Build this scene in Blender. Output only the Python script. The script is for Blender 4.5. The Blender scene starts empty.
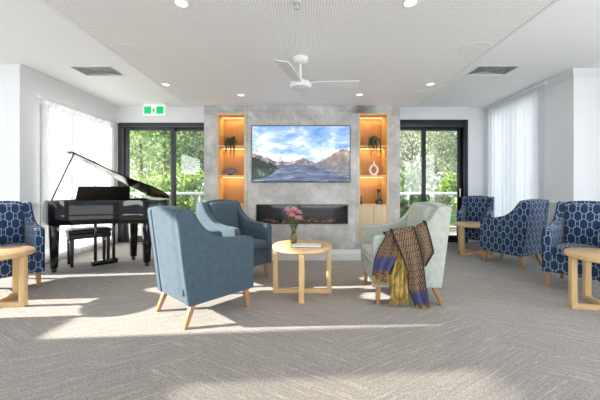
import bpy, bmesh, math, random
from mathutils import Vector, Matrix
random.seed(7)
S = bpy.context.scene
COL = S.collection
PI = math.pi
R = math.radians

# ------------------------------------------------------------------ materials
def new_mat(name):
    m = bpy.data.materials.new(name); m.use_nodes = True
    nt = m.node_tree
    return m, nt, nt.nodes['Principled BSDF']

def sock(nt, v, inp):
    if isinstance(v, (int, float)): inp.default_value = v
    elif isinstance(v, (tuple, list)): inp.default_value = v
    else: nt.links.new(v, inp)

def mth(nt, op, a, b=0.0, c=None, clamp=False):
    n = nt.nodes.new('ShaderNodeMath'); n.operation = op; n.use_clamp = clamp
    sock(nt, a, n.inputs[0]); sock(nt, b, n.inputs[1])
    if c is not None: sock(nt, c, n.inputs[2])
    return n.outputs[0]

def mix(nt, f, a, b, typ='MIX'):
    n = nt.nodes.new('ShaderNodeMix'); n.data_type = 'RGBA'; n.blend_type = typ
    sock(nt, f, n.inputs[0]); sock(nt, a, n.inputs[6]); sock(nt, b, n.inputs[7])
    return n.outputs[2]

def rgb(r, g, b):      # sRGB 0..255 to linear
    f = lambda c: (c/255/12.92) if c/255 <= .04045 else ((c/255+.055)/1.055)**2.4
    return (f(r), f(g), f(b), 1)

def coords(nt, kind='Object', scale=(1,1,1), rot=(0,0,0)):
    t = nt.nodes.new('ShaderNodeTexCoord'); m = nt.nodes.new('ShaderNodeMapping')
    m.inputs['Scale'].default_value = scale; m.inputs['Rotation'].default_value = rot
    nt.links.new(t.outputs[kind], m.inputs['Vector'])
    return m.outputs[0]

def noise(nt, vec, scale, detail=4, rough=.55, dist=0):
    n = nt.nodes.new('ShaderNodeTexNoise'); n.inputs['Scale'].default_value = scale
    n.inputs['Detail'].default_value = detail; n.inputs['Roughness'].default_value = rough
    n.inputs['Distortion'].default_value = dist
    nt.links.new(vec, n.inputs['Vector'])
    return n.outputs['Fac']

def ramp(nt, f, stops):
    n = nt.nodes.new('ShaderNodeValToRGB'); e = n.color_ramp.elements
    while len(e) < len(stops): e.new(0.5)
    for el, (p, c) in zip(e, stops): el.position = p; el.color = c
    nt.links.new(f, n.inputs[0])
    return n.outputs[0]

def bump(nt, h, bsdf, strength=.3, dist=.01):
    b = nt.nodes.new('ShaderNodeBump'); b.inputs['Strength'].default_value = strength
    b.inputs['Distance'].default_value = dist
    nt.links.new(h, b.inputs['Height']); nt.links.new(b.outputs[0], bsdf.inputs['Normal'])

def plain(name, col, rough=.5, metal=0, var=.06, scale=20, coat=0, spec=.5, bmp=0):
    m, nt, p = new_mat(name)
    v = coords(nt); n = noise(nt, v, scale)
    lo = tuple(c*(1-var) for c in col[:3]) + (1,); hi = tuple(min(1, c*(1+var)) for c in col[:3]) + (1,)
    nt.links.new(ramp(nt, n, [(.3, lo), (.7, hi)]), p.inputs['Base Color'])
    p.inputs['Roughness'].default_value = rough; p.inputs['Metallic'].default_value = metal
    p.inputs['Coat Weight'].default_value = coat; p.inputs['Specular IOR Level'].default_value = spec
    if bmp: bump(nt, n, p, bmp, .004)
    return m

def wood(name, a, b, axis_scale=(30, 30, 2.0), rough=.4):
    m, nt, p = new_mat(name)
    v = coords(nt, 'Object', axis_scale)
    n = noise(nt, v, 1.2, 6, .6, .6); n2 = noise(nt, v, 6, 3, .6)
    c = ramp(nt, n, [(.3, a), (.7, b)])
    c = mix(nt, mth(nt, 'MULTIPLY', n2, .25), c, (a[0]*.6, a[1]*.55, a[2]*.5, 1))
    nt.links.new(c, p.inputs['Base Color']); p.inputs['Roughness'].default_value = rough
    bump(nt, n2, p, .08, .002)
    return m

def fabric(name, col, sheen=.6, rough=.85, var=.16):
    m, nt, p = new_mat(name)
    v = coords(nt)
    n = noise(nt, v, 16, 5, .7); n2 = noise(nt, v, 420, 2, .5)
    lo = tuple(c*(1-var) for c in col[:3]) + (1,); hi = tuple(min(1, c*(1+var)) for c in col[:3]) + (1,)
    c = ramp(nt, n, [(.28, lo), (.72, hi)])
    nt.links.new(c, p.inputs['Base Color'])
    p.inputs['Roughness'].default_value = rough
    p.inputs['Sheen Weight'].default_value = sheen; p.inputs['Sheen Roughness'].default_value = .45
    p.inputs['Sheen Tint'].default_value = tuple(min(1, c*.8+.35) for c in col[:3]) + (1,)
    p.inputs['Specular IOR Level'].default_value = .2
    bump(nt, n2, p, .25, .002)
    return m

def hexline(nt, u, v, width, P=1.664, hw=.335, hh=.60):
    def cell(ou, ov):
        a = mth(nt, 'SUBTRACT', mth(nt, 'FLOORED_MODULO', mth(nt, 'ADD', u, ou), 1.0), .5)
        b = mth(nt, 'SUBTRACT', mth(nt, 'FLOORED_MODULO', mth(nt, 'ADD', v, ov), P), P/2)
        a = mth(nt, 'ABSOLUTE', a); b = mth(nt, 'ABSOLUTE', b)
        d = mth(nt, 'MAXIMUM', mth(nt, 'SUBTRACT', a, hw), mth(nt, 'SUBTRACT', mth(nt, 'ADD', b, mth(nt, 'MULTIPLY', a, .65)), hh))
        return mth(nt, 'LESS_THAN', mth(nt, 'ABSOLUTE', d), width)
    return mth(nt, 'MAXIMUM', cell(0, 0), cell(.5, P/2))

def hex_fabric(name, base, line):
    m, nt, p = new_mat(name)
    uvn = nt.nodes.new('ShaderNodeTexCoord'); sp = nt.nodes.new('ShaderNodeSeparateXYZ')
    nt.links.new(uvn.outputs['UV'], sp.inputs[0])
    u = mth(nt, 'MULTIPLY', sp.outputs[0], 9.2); v = mth(nt, 'MULTIPLY', sp.outputs[1], 9.2)
    l = hexline(nt, u, v, .030)
    ob = coords(nt); n = noise(nt, ob, 60, 3, .6)
    b = ramp(nt, n, [(.3, tuple(c*.8 for c in base[:3])+(1,)), (.7, tuple(c*1.2 for c in base[:3])+(1,))])
    c = mix(nt, mth(nt, 'MULTIPLY', l, .8), b, line)
    nt.links.new(c, p.inputs['Base Color'])
    p.inputs['Roughness'].default_value = .85; p.inputs['Sheen Weight'].default_value = .3
    p.inputs['Specular IOR Level'].default_value = .2
    bump(nt, mth(nt, 'ADD', noise(nt, ob, 400, 2), l), p, .15, .002)
    return m

def emit(name, col, strength):
    m, nt, p = new_mat(name)
    p.inputs['Base Color'].default_value = col
    p.inputs['Emission Color'].default_value = col; p.inputs['Emission Strength'].default_value = strength
    return m

def glass(name, tint=(1,1,1,1), refl=.08):
    m, nt, p = new_mat(name)
    nt.nodes.remove(p)
    out = nt.nodes['Material Output']
    t = nt.nodes.new('ShaderNodeBsdfTransparent'); t.inputs[0].default_value = tint
    g = nt.nodes.new('ShaderNodeBsdfGlossy'); g.inputs['Roughness'].default_value = .02
    f = nt.nodes.new('ShaderNodeFresnel'); f.inputs[0].default_value = 1.45
    mx = nt.nodes.new('ShaderNodeMixShader')
    nt.links.new(f.outputs[0], mx.inputs[0]); nt.links.new(t.outputs[0], mx.inputs[1]); nt.links.new(g.outputs[0], mx.inputs[2])
    nt.links.new(mx.outputs[0], out.inputs[0])
    return m

MAT = {}
MAT['wall'] = plain('painted_wall', rgb(238, 239, 240), .7, var=.01, scale=4)
MAT['ceil'] = plain('painted_ceiling', rgb(248, 248, 248), .8, var=.008, scale=3)
MAT['trimw'] = plain('white_trim', rgb(238, 239, 240), .45, var=.01)
MAT['skirt'] = plain('pale_grey_skirting', rgb(214, 213, 212), .5, var=.02)
MAT['dark_alu'] = plain('charcoal_aluminium', rgb(66, 68, 74), .4, .3, var=.05)
MAT['black_alu'] = plain('black_aluminium', rgb(38, 40, 46), .4, .3, var=.05)
MAT['oak'] = wood('light_oak', rgb(214, 178, 126), rgb(232, 200, 150), (22, 22, 3))
MAT['oak_leg'] = wood('oak_leg', rgb(166, 122, 82), rgb(190, 146, 102), (30, 30, 4))
MAT['oak_top'] = wood('oak_top', rgb(212, 172, 122), rgb(232, 200, 152), (2.5, 26, 26))
MAT['oak_pale'] = wood('pale_oak_cupboard', rgb(196, 172, 138), rgb(214, 192, 158), (40, 40, 2))
MAT['oak_warm'] = wood('warm_oak_niche', rgb(168, 122, 70), rgb(194, 148, 92), (45, 45, 2))
MAT['lacquer'] = plain('black_piano_lacquer', (.004, .004, .005, 1), .07, var=.0, coat=0, spec=.4)
MAT['lid'] = plain('black_lid_lacquer', (.006, .006, .007, 1), .16, spec=.12)
MAT['black'] = plain('black_satin', (.012, .012, .013, 1), .4)
MAT['white_key'] = plain('piano_key_white', rgb(235, 232, 225), .25)
MAT['brass'] = plain('brass', rgb(200, 160, 80), .3, 1)
MAT['leather'] = plain('black_leather', (.012, .012, .014, 1), .45, bmp=.2, scale=80)
MAT['blue'] = fabric('dusty_blue_velvet', rgb(74, 91, 103), .3)
MAT['blue_pipe'] = fabric('blue_piping', rgb(64, 81, 93), .25)
MAT['sage'] = fabric('sage_green_wool', rgb(180, 185, 175), .2)
MAT['sage_pipe'] = fabric('sage_piping', rgb(154, 166, 156), .2)
MAT['hex'] = hex_fabric('navy_lattice_fabric', rgb(36, 58, 92), rgb(168, 188, 212))
MAT['navy'] = fabric('navy_piping', rgb(20, 36, 70), .2)
MAT['tag'] = plain('dark_tag', (.01, .012, .016, 1), .6)
MAT['vent'] = plain('vent_grey', rgb(196, 198, 200), .5)
MAT['vent_dark'] = plain('vent_dark', rgb(90, 92, 94), .7)
MAT['white'] = plain('white_plastic', rgb(238, 238, 236), .4, var=.01)
MAT['fan'] = plain('fan_white', rgb(226, 227, 226), .45, var=.01)
MAT['speaker'] = plain('speaker_grille', rgb(238, 240, 241), .6, var=.02)
MAT['glass'] = glass('clear_glass')
MAT['deck'] = wood('deck_boards', rgb(150, 140, 128), rgb(178, 168, 154), (2, 20, 20), .7)
MAT['rail'] = plain('white_rail', rgb(232, 234, 234), .4, var=.01)
MAT['bark'] = plain('grey_bark', rgb(120, 108, 96), .9, var=.3, scale=12, bmp=.5)
MAT['grass'] = plain('lawn', rgb(96, 128, 62), .9, var=.3, scale=6)

def leafmat(name, a, b, c):
    m, nt, p = new_mat(name)
    g = nt.nodes.new('ShaderNodeNewGeometry')
    col = ramp(nt, g.outputs['Random Per Island'], [(0, a), (.5, b), (1, c)])
    nt.links.new(col, p.inputs['Base Color']); p.inputs['Roughness'].default_value = .55
    t = nt.nodes.new('ShaderNodeBsdfTranslucent'); nt.links.new(col, t.inputs[0])
    mx = nt.nodes.new('ShaderNodeMixShader'); mx.inputs[0].default_value = .5
    nt.links.new(p.outputs[0], mx.inputs[1]); nt.links.new(t.outputs[0], mx.inputs[2])
    nt.links.new(mx.outputs[0], nt.nodes['Material Output'].inputs[0])
    return m
MAT['leaf_light'] = leafmat('leaves_light_green', rgb(120, 150, 70), rgb(160, 190, 100), rgb(206, 220, 150))
MAT['leaf_mid'] = leafmat('leaves_mid_green', rgb(100, 128, 78), rgb(138, 164, 104), rgb(184, 200, 146))
MAT['leaf_grey'] = leafmat('leaves_grey_green', rgb(134, 146, 112), rgb(172, 182, 148), rgb(216, 218, 196))
MAT['leaf_dark'] = leafmat('leaves_dark_green', rgb(60, 84, 52), rgb(84, 112, 66), rgb(120, 148, 92))
MAT['succulent'] = leafmat('dark_trailing_leaf', rgb(66, 86, 62), rgb(88, 108, 76), rgb(116, 132, 96))

# concrete look feature wall
m, nt, p = new_mat('concrete_panel'); MAT['concrete'] = m
v = coords(nt)
n1 = noise(nt, v, 2.7, 8, .62, .5); n2 = noise(nt, v, 9, 6, .7)
c = ramp(nt, mth(nt, 'ADD', mth(nt, 'MULTIPLY', n1, .65), mth(nt, 'MULTIPLY', n2, .35)),
         [(.34, rgb(156, 154, 152)), (.46, rgb(174, 172, 169)), (.55, rgb(192, 190, 187)), (.66, rgb(214, 212, 209))])
nt.links.new(c, p.inputs['Base Color']); p.inputs['Roughness'].default_value = .5; bump(nt, n2, p, .08, .004)

# perforated ceiling
m, nt, p = new_mat('perforated_plaster'); MAT['perf'] = m
tc = nt.nodes.new('ShaderNodeTexCoord'); sp = nt.nodes.new('ShaderNodeSeparateXYZ'); nt.links.new(tc.outputs['Object'], sp.inputs[0])
PITCH = .0215
fx = mth(nt, 'SUBTRACT', mth(nt, 'FRACT', mth(nt, 'MULTIPLY', sp.outputs[0], 1/PITCH)), .5)
fy = mth(nt, 'SUBTRACT', mth(nt, 'FRACT', mth(nt, 'MULTIPLY', sp.outputs[1], 1/PITCH)), .5)
dd = mth(nt, 'SQRT', mth(nt, 'ADD', mth(nt, 'MULTIPLY', fx, fx), mth(nt, 'MULTIPLY', fy, fy)))
hole = mth(nt, 'LESS_THAN', dd, .26)
nt.links.new(mix(nt, hole, rgb(253, 253, 251), rgb(206, 206, 204)), p.inputs['Base Color']); p.inputs['Roughness'].default_value = .8

# carpet: streaked planks, uv along each plank, per plank tone in a colour attribute
m, nt, p = new_mat('carpet_planks'); MAT['carpet'] = m
tc = nt.nodes.new('ShaderNodeTexCoord'); mp = nt.nodes.new('ShaderNodeMapping'); mp.inputs['Scale'].default_value = (2.4, 90, 1)
nt.links.new(tc.outputs['UV'], mp.inputs[0])
st = noise(nt, mp.outputs[0], 1.0, 3, .6)
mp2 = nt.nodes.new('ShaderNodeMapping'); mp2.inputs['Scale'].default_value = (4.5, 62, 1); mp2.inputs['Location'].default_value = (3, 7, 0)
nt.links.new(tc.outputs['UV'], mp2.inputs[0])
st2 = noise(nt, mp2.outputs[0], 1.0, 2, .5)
fine = noise(nt, coords(nt, 'Object'), 95, 2, .8); mott = noise(nt, coords(nt, 'Object'), 55, 4, .8)
at = nt.nodes.new('ShaderNodeAttribute'); at.attribute_name = 'tone'
base = ramp(nt, st, [(.3, rgb(140, 134, 128)), (.55, rgb(160, 153, 146)), (.72, rgb(178, 172, 165))])
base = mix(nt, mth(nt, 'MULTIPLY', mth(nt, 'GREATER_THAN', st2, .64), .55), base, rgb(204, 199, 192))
base = mix(nt, mth(nt, 'MULTIPLY', mth(nt, 'GREATER_THAN', fine, .52), .55), base, rgb(104, 98, 92))
base = mix(nt, mth(nt, 'MULTIPLY', mth(nt, 'GREATER_THAN', mott, .56), .34), base, rgb(196, 192, 186))
base = mix(nt, .07, base, at.outputs['Color'])
nt.links.new(base, p.inputs['Base Color']); p.inputs['Roughness'].default_value = .95
p.inputs['Specular IOR Level'].default_value = .1; p.inputs['Sheen Weight'].default_value = .2
bump(nt, mth(nt, 'ADD', fine, mott), p, .5, .006)

# sheer curtains
def sheer(name, col, transp):
    m, nt, p = new_mat(name); nt.nodes.remove(p)
    tl = nt.nodes.new('ShaderNodeBsdfTranslucent'); tl.inputs[0].default_value = col
    df = nt.nodes.new('ShaderNodeBsdfDiffuse'); df.inputs[0].default_value = col
    tr = nt.nodes.new('ShaderNodeBsdfTransparent')
    n = noise(nt, coords(nt, 'Object', (1, 40, 1)), 3, 2)
    a = nt.nodes.new('ShaderNodeMixShader'); a.inputs[0].default_value = .45
    nt.links.new(tl.outputs[0], a.inputs[1]); nt.links.new(df.outputs[0], a.inputs[2])
    b = nt.nodes.new('ShaderNodeMixShader'); nt.links.new(mth(nt, 'MULTIPLY', n, transp*2), b.inputs[0])
    nt.links.new(a.outputs[0], b.inputs[1]); nt.links.new(tr.outputs[0], b.inputs[2])
    nt.links.new(b.outputs[0], nt.nodes['Material Output'].inputs[0])
    return m
MAT['sheer_l'] = sheer('sheer_curtain_left', (.86, .87, .88, 1), .18)
MAT['sheer_r'] = sheer('sheer_curtain_right', (.88, .90, .92, 1), .12)

# ------------------------------------------------------------------ mesh helpers
def finish(name, bm, mats, parent=None, loc=(0,0,0), rotz=0, bevel=0, seg=2, angle=40, uv=False, smooth=True):
    bmesh.ops.recalc_face_normals(bm, faces=bm.faces)
    if bevel:
        es = [e for e in bm.edges if len(e.link_faces) == 2 and e.calc_face_angle(0) > R(32)]
        bmesh.ops.bevel(bm, geom=es, offset=bevel, segments=seg, profile=.5, affect='EDGES', clamp_overlap=True)
    me = bpy.data.meshes.new(name)
    if uv:
        bm.normal_update()
        ul = bm.loops.layers.uv.verify()
        for f in bm.faces:
            n = f.normal; ax = max(range(3), key=lambda i: abs(n[i]))
            for l in f.loops:
                c = l.vert.co
                l[ul].uv = (c.y, c.z) if ax == 0 else ((c.x, c.z) if ax == 1 else (c.x, c.y))
    bm.to_mesh(me); bm.free()
    if not isinstance(mats, (list, tuple)): mats = [mats]
    for mm in mats: me.materials.append(MAT[mm] if isinstance(mm, str) else mm)
    if smooth:
        for f in me.polygons: f.use_smooth = True
        me.set_sharp_from_angle(angle=R(angle))
    o = bpy.data.objects.new(name, me); COL.objects.link(o)
    o.location = loc; o.rotation_euler = (0, 0, rotz)
    if parent: o.parent = parent
    return o

def box(bm, x0, x1, y0, y1, z0, z1, mi=0):
    vs = [bm.verts.new(c) for c in ((x0,y0,z0),(x1,y0,z0),(x1,y1,z0),(x0,y1,z0),(x0,y0,z1),(x1,y0,z1),(x1,y1,z1),(x0,y1,z1))]
    for q in ((0,3,2,1),(4,5,6,7),(0,1,5,4),(1,2,6,5),(2,3,7,6),(3,0,4,7)):
        f = bm.faces.new([vs[i] for i in q]); f.material_index = mi
    return vs

def hexa(bm, bot, top, mi=0):
    """solid between two quads given as 4 corners each"""
    vs = [bm.verts.new(c) for c in list(bot)+list(top)]
    for q in ((0,3,2,1),(4,5,6,7),(0,1,5,4),(1,2,6,5),(2,3,7,6),(3,0,4,7)):
        f = bm.faces.new([vs[i] for i in q]); f.material_index = mi

def prism(bm, pts, a, b, axis='x', mi=0):
    """polygon pts extruded along axis from a to b"""
    def P(p, t):
        return {'x': (t, p[0], p[1]), 'y': (p[0], t, p[1]), 'z': (p[0], p[1], t)}[axis]
    A = [bm.verts.new(P(p, a)) for p in pts]; B = [bm.verts.new(P(p, b)) for p in pts]
    n = len(pts)
    f = bm.faces.new(A); f.material_index = mi; f = bm.faces.new(B[::-1]); f.material_index = mi
    for i in range(n):
        f = bm.faces.new((A[i], B[i], B[(i+1) % n], A[(i+1) % n])); f.material_index = mi

def lathe(bm, prof, c=(0,0,0), seg=24, mi=0, sx=1, sy=1):
    rings = []
    for r, z in prof:
        if r < 1e-5: rings.append([bm.verts.new((c[0], c[1], c[2]+z))])
        else: rings.append([bm.verts.new((c[0]+r*sx*math.cos(2*PI*i/seg), c[1]+r*sy*math.sin(2*PI*i/seg), c[2]+z)) for i in range(seg)])
    for A, B in zip(rings, rings[1:]):
        for i in range(seg):
            j = (i+1) % seg
            if len(A) == 1 and len(B) == 1: continue
            if len(A) == 1: f = bm.faces.new((A[0], B[i], B[j]))
            elif len(B) == 1: f = bm.faces.new((A[i], B[0], A[j]))
            else: f = bm.faces.new((A[i], B[i], B[j], A[j]))
            f.material_index = mi

def tube(bm, pts, r, seg=8, mi=0, closed=False, caps=True):
    pts = [Vector(p) for p in pts]; n = len(pts)
    rad = r if isinstance(r, (list, tuple)) else [r]*n
    rings = []; up = None
    for i in range(n):
        t = (pts[(i+1) % n]-pts[i-1]) if closed else (pts[min(i+1, n-1)]-pts[max(i-1, 0)])
        if t.length < 1e-9: t = Vector((0,0,1))
        t.normalize()
        if up is None: up = Vector((0,0,1)) if abs(t.z) < .9 else Vector((1,0,0))
        s = t.cross(up)
        if s.length < 1e-4: s = t.cross(Vector((1,0,0)))
        s.normalize(); up = s.cross(t).normalized()
        rings.append([bm.verts.new(pts[i]+(s*math.cos(2*PI*k/seg)+up*math.sin(2*PI*k/seg))*rad[i]) for k in range(seg)])
    rng = range(n) if closed else range(n-1)
    for i in rng:
        A, B = rings[i], rings[(i+1) % n]
        for k in range(seg):
            f = bm.faces.new((A[k], A[(k+1) % seg], B[(k+1) % seg], B[k])); f.material_index = mi
    if caps and not closed:
        for rg in (rings[0], rings[-1][::-1]):
            f = bm.faces.new(rg); f.material_index = mi

def sheet(bm, rows, thick=0.0, mi=0):
    V = [[bm.verts.new(p) for p in r] for r in rows]
    for a, b in zip(V, V[1:]):
        for i in range(len(a)-1):
            f = bm.faces.new((a[i], a[i+1], b[i+1], b[i])); f.material_index = mi
    return V

def softbox(bm, x0, x1, y0, y1, z0, z1, r=.03, puff=(0,0,0), cuts=7, fn=None):
    """rounded, slightly puffed cushion block"""
    tmp = bmesh.new(); bmesh.ops.create_cube(tmp, size=2)
    bmesh.ops.subdivide_edges(tmp, edges=tmp.edges[:], cuts=cuts, use_grid_fill=True)
    c = Vector(((x0+x1)/2, (y0+y1)/2, (z0+z1)/2)); h = Vector(((x1-x0)/2, (y1-y0)/2, (z1-z0)/2))
    mp = {}
    for v in tmp.verts:
        # pull grid lines toward the edges so that the rounding has vertices
        q = Vector([math.copysign(abs(a)**.7, a) for a in v.co])
        p = Vector([q[i]*h[i] for i in range(3)])
        k = Vector([max(-h[i]+min(r, h[i]), min(h[i]-min(r, h[i]), p[i])) for i in range(3)])
        d = p-k
        if d.length > 1e-7: p = k+d.normalized()*min(d.length, r)
        for i in range(3):
            j, l = (i+1) % 3, (i+2) % 3
            p[i] += q[i]*puff[i]*(1-q[j]**2)*(1-q[l]**2)
        p += c
        if fn: p = fn(p)
        mp[v] = bm.verts.new(p)
    for f in tmp.faces: bm.faces.new([mp[v] for v in f.verts])
    tmp.free()

def empty(name, loc, rotz=0):
    o = bpy.data.objects.new(name, None); COL.objects.link(o)
    o.empty_display_size = .1; o.location = loc; o.rotation_euler = (0, 0, rotz)
    return o

def tag(o, label, cat, group=None, kind=None):
    o['label'] = label; o['category'] = cat
    if group: o['group'] = group
    if kind: o['kind'] = kind
    return o

def struct(o, label=None):
    o['kind'] = 'structure'
    if label: o['label'] = label
    return o

def dup(root, loc, rotz, label):
    r = root.copy(); COL.objects.link(r); r.location = loc; r.rotation_euler = (0, 0, rotz); r['label'] = label
    for ch in list(root.children):
        c = ch.copy(); COL.objects.link(c); c.parent = r
        for g in list(ch.children):
            d = g.copy(); COL.objects.link(d); d.parent = c
    return r

BM = bmesh.new
# ------------------------------------------------------------------ camera: x right, y into the room, z up
F, HC, CX, CY = 300.0, 1.15, 304.0, 188.0
cam = bpy.data.cameras.new('camera'); co = bpy.data.objects.new('camera', cam); COL.objects.link(co)
cam.sensor_width = 36; cam.lens = 36*F/600; cam.shift_x = -(CX-300)/600; cam.shift_y = -(200-CY)/600
cam.clip_start = .05
co.location = (0, 0, HC); co.rotation_euler = (R(90), 0, 0); S.camera = co

XL, XR, YB = -3.98, 3.92, 6.39       # side and back walls of the far bay
XNL, XNR, YN = -4.8, 4.8, -3.0       # wider near part, out of frame
YPL, YPR = 4.20, 4.36                # front faces of the piers
ZC, ZD = 2.854, 2.467                # plain ceiling, dropped perforated ceiling
YF = 4.79                            # feature wall front

# ------------------------------------------------------------------ shell
# floor: herringbone carpet planks, one mesh
bm = BM(); ul = bm.loops.layers.uv.verify(); cl = bm.loops.layers.color.new('tone')
pw, pl = .25, 1.0
KX = 1.70
def addplank(cx_, cy_, ang):
    ca, sa = math.cos(ang), math.sin(ang)
    pts = []
    for a, b in ((-pl/2,-pw/2),(pl/2,-pw/2),(pl/2,pw/2),(-pl/2,pw/2)):
        pts.append(((cx_+a*ca-b*sa)*KX, cy_+a*sa+b*ca))
    if max(p[0] for p in pts) < -5.2 or min(p[0] for p in pts) > 5.2 or max(p[1] for p in pts) < -3.2 or min(p[1] for p in pts) > 6.9: return
    f = bm.faces.new([bm.verts.new((x, y, 0)) for x, y in pts])
    o = random.uniform(0, 40); t = random.uniform(.25, .45)
    for l, (a, b) in zip(f.loops, ((0,0),(pl,0),(pl,pw),(0,pw))):
        l[ul].uv = (a+o, b+o*1.7); l[cl] = (t, t*.97, t*.94, 1)
# 4:1 herringbone lattice, turned by 45 degrees
c45 = math.cos(PI/4)
for i in range(-60, 60):
    for j in range(-8, 9):
        hx, hy = i*pw+2*pl*j, i*pw
        for ax, ay, an in ((hx+pl/2, hy+pw/2, 0), (hx+pw/2, hy+pw+pl/2, PI/2)):
            addplank((ax-ay)*c45+.3, (ax+ay)*c45+1.0, an+PI/4)
PLANKS = len(bm.faces)
# backing under the planks
bb = [bm.verts.new(c) for c in ((-5,-3.2,-.004),(5,-3.2,-.004),(5,6.6,-.004),(-5,6.6,-.004))]
f = bm.faces.new(bb)
for l in f.loops: l[cl] = (.35,.34,.33,1); l[ul].uv = (l.vert.co.x, l.vert.co.y)
for fc in bm.faces:
    if fc.normal.z < 0: fc.normal_flip()
me = bpy.data.meshes.new('floor'); bm.to_mesh(me); bm.free(); me.materials.append(MAT['carpet'])
fl = bpy.data.objects.new('floor', me); COL.objects.link(fl); struct(fl, 'grey taupe herringbone carpet floor with sun streaks')

# ceilings
VENTS = [(-3.0, 4.38), (2.73, 4.36)]
bm = BM()
xs = sorted([XNL-.2, XNR+.2] + [v[0]+k for v in VENTS for k in (-.285, .285)]); ys = sorted([YN-.2, YB+.3] + [v[1]+k for v in VENTS for k in (-.17, .17)])
for i in range(len(xs)-1):
    for j in range(len(ys)-1):
        mx, my = (xs[i]+xs[i+1])/2, (ys[j]+ys[j+1])/2
        if any(abs(mx-v[0]) < .28 and abs(my-v[1]) < .165 for v in VENTS): continue
        box(bm, xs[i], xs[i+1], ys[j], ys[j+1], ZC, ZC+.16)
box(bm, XNL-.2, XNR+.2, YN-.2, YB+.3, ZC+.161, ZC+.2)
struct(finish('ceiling', bm, 'ceil'), 'plain white ceiling around the perforated panel')
bm = BM(); box(bm, -1.83, 1.765, YN, 4.49, ZD, ZC)
struct(finish('ceiling_perforated', bm, 'perf'), 'lowered white perforated ceiling panel')
bm = BM(); box(bm, -1.83, 1.765, 4.491, YF+.02, ZD, ZC)
struct(finish('ceiling_margin', bm, 'ceil'), 'plain white strip between perforated ceiling and stone wall')
bm = BM()
box(bm, -1.86, -1.831, YN, YF+.02, ZD-.004, ZC-.001); box(bm, 1.766, 1.795, YN, YF+.02, ZD-.004, ZC-.001)
struct(finish('trim_1', bm, 'trimw'), 'white edge trim of the lowered ceiling')

def holed_wall(name, axis, c0, c1, a0, a1, z0, z1, holes, mat='wall', label=None):
    """wall slab; axis 'x' = normal along x (c0..c1 in x, a in y), holes = (a0,a1,z0,z1)"""
    bm = BM()
    xs = sorted({a0, a1, *[h[0] for h in holes], *[h[1] for h in holes]})
    zs = sorted({z0, z1, *[h[2] for h in holes], *[h[3] for h in holes]})
    for i in range(len(xs)-1):
        for k in range(len(zs)-1):
            mx, mz = (xs[i]+xs[i+1])/2, (zs[k]+zs[k+1])/2
            if any(h[0] < mx < h[1] and h[2] < mz < h[3] for h in holes): continue
            if axis == 'x': box(bm, c0, c1, xs[i], xs[i+1], zs[k], zs[k+1])
            else: box(bm, xs[i], xs[i+1], c0, c1, zs[k], zs[k+1])
    bmesh.ops.remove_doubles(bm, verts=bm.verts, dist=1e-5)
    # drop the inner faces doubled between cells
    seen = {}
    for f in list(bm.faces):
        k = frozenset(v.index for v in f.verts)
    bm.verts.index_update()
    for f in list(bm.faces):
        k = frozenset(v.index for v in f.verts); seen.setdefault(k, []).append(f)
    kill = [f for fs in seen.values() if len(fs) > 1 for f in fs]
    bmesh.ops.delete(bm, geom=kill, context='FACES_ONLY')
    return struct(finish(name, bm, mat), label)

DL = (-3.95, -1.30, .0, 2.535)     # left sliding door opening
DR = (1.20, 3.48, .0, 2.60)
holed_wall('wall_back', 'y', YB, YB+.18, XL-.2, XR+.2, 0, ZC, [DL, DR], label='white back wall behind the stone wall')
WL = (4.52, 6.14, .12, 2.52)
holed_wall('wall_left', 'x', XL-.18, XL, YPL+.0, YB, 0, ZC, [WL], label='white left wall with the curtained window')
WR = (4.95, 6.25, .12, 2.70)
holed_wall('wall_right', 'x', XR, XR+.18, YPR+.0, YB, 0, ZC, [WR], label='white right wall with the curtained window')
bm = BM(); box(bm, XNL-.15, XL-.181, YPL, YPL+.18, 0, ZC)
struct(finish('wall_left_pier', bm, 'wall'), 'white wall face left of the window')
bm = BM(); box(bm, XR+.181, XNR+.15, YPR, YPR+.18, 0, ZC)
struct(finish('wall_right_pier', bm, 'wall'), 'white wall face right of the curtain')
NL = [(2.05, 2.46, 1.15, 2.50), (2.46, 3.85, .0, 2.50), (-.9, 1.42, 1.68, 2.50)]  # unseen openings cut to shape the sun patches on the carpet
holed_wall('wall_left_near', 'x', XNL-.12, XNL, YN, YPL, 0, ZC, NL, label='white left wall with openings shaped for the sun patches')
NR = [(-1.5, 3.2, .6, 2.45)]  # made-up opening, lets light in from the right
holed_wall('wall_right_near', 'x', XNR, XNR+.12, YN, YPR, 0, ZC, NR, label='unseen white right wall with opening added for light')
NB = [(-3.8, 3.8, .3, 2.4)]  # opening added at the viewer's back to brighten the room
holed_wall('wall_front', 'y', YN-.12, YN, XNL, XNR, 0, ZC, NB, label='white wall behind the viewer with opening added for light')

bm = BM(); box(bm, XNL-.07, XNL-.06, -.9, 1.42, 1.68, 2.5)  # pane put in to weaken the sun patch nearest the viewer
struct(finish('sun_dim_pane', bm, glass('sun_dim_glass', (.66, .66, .65, 1))), 'unseen tinted pane added to dim the low sun')
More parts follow.
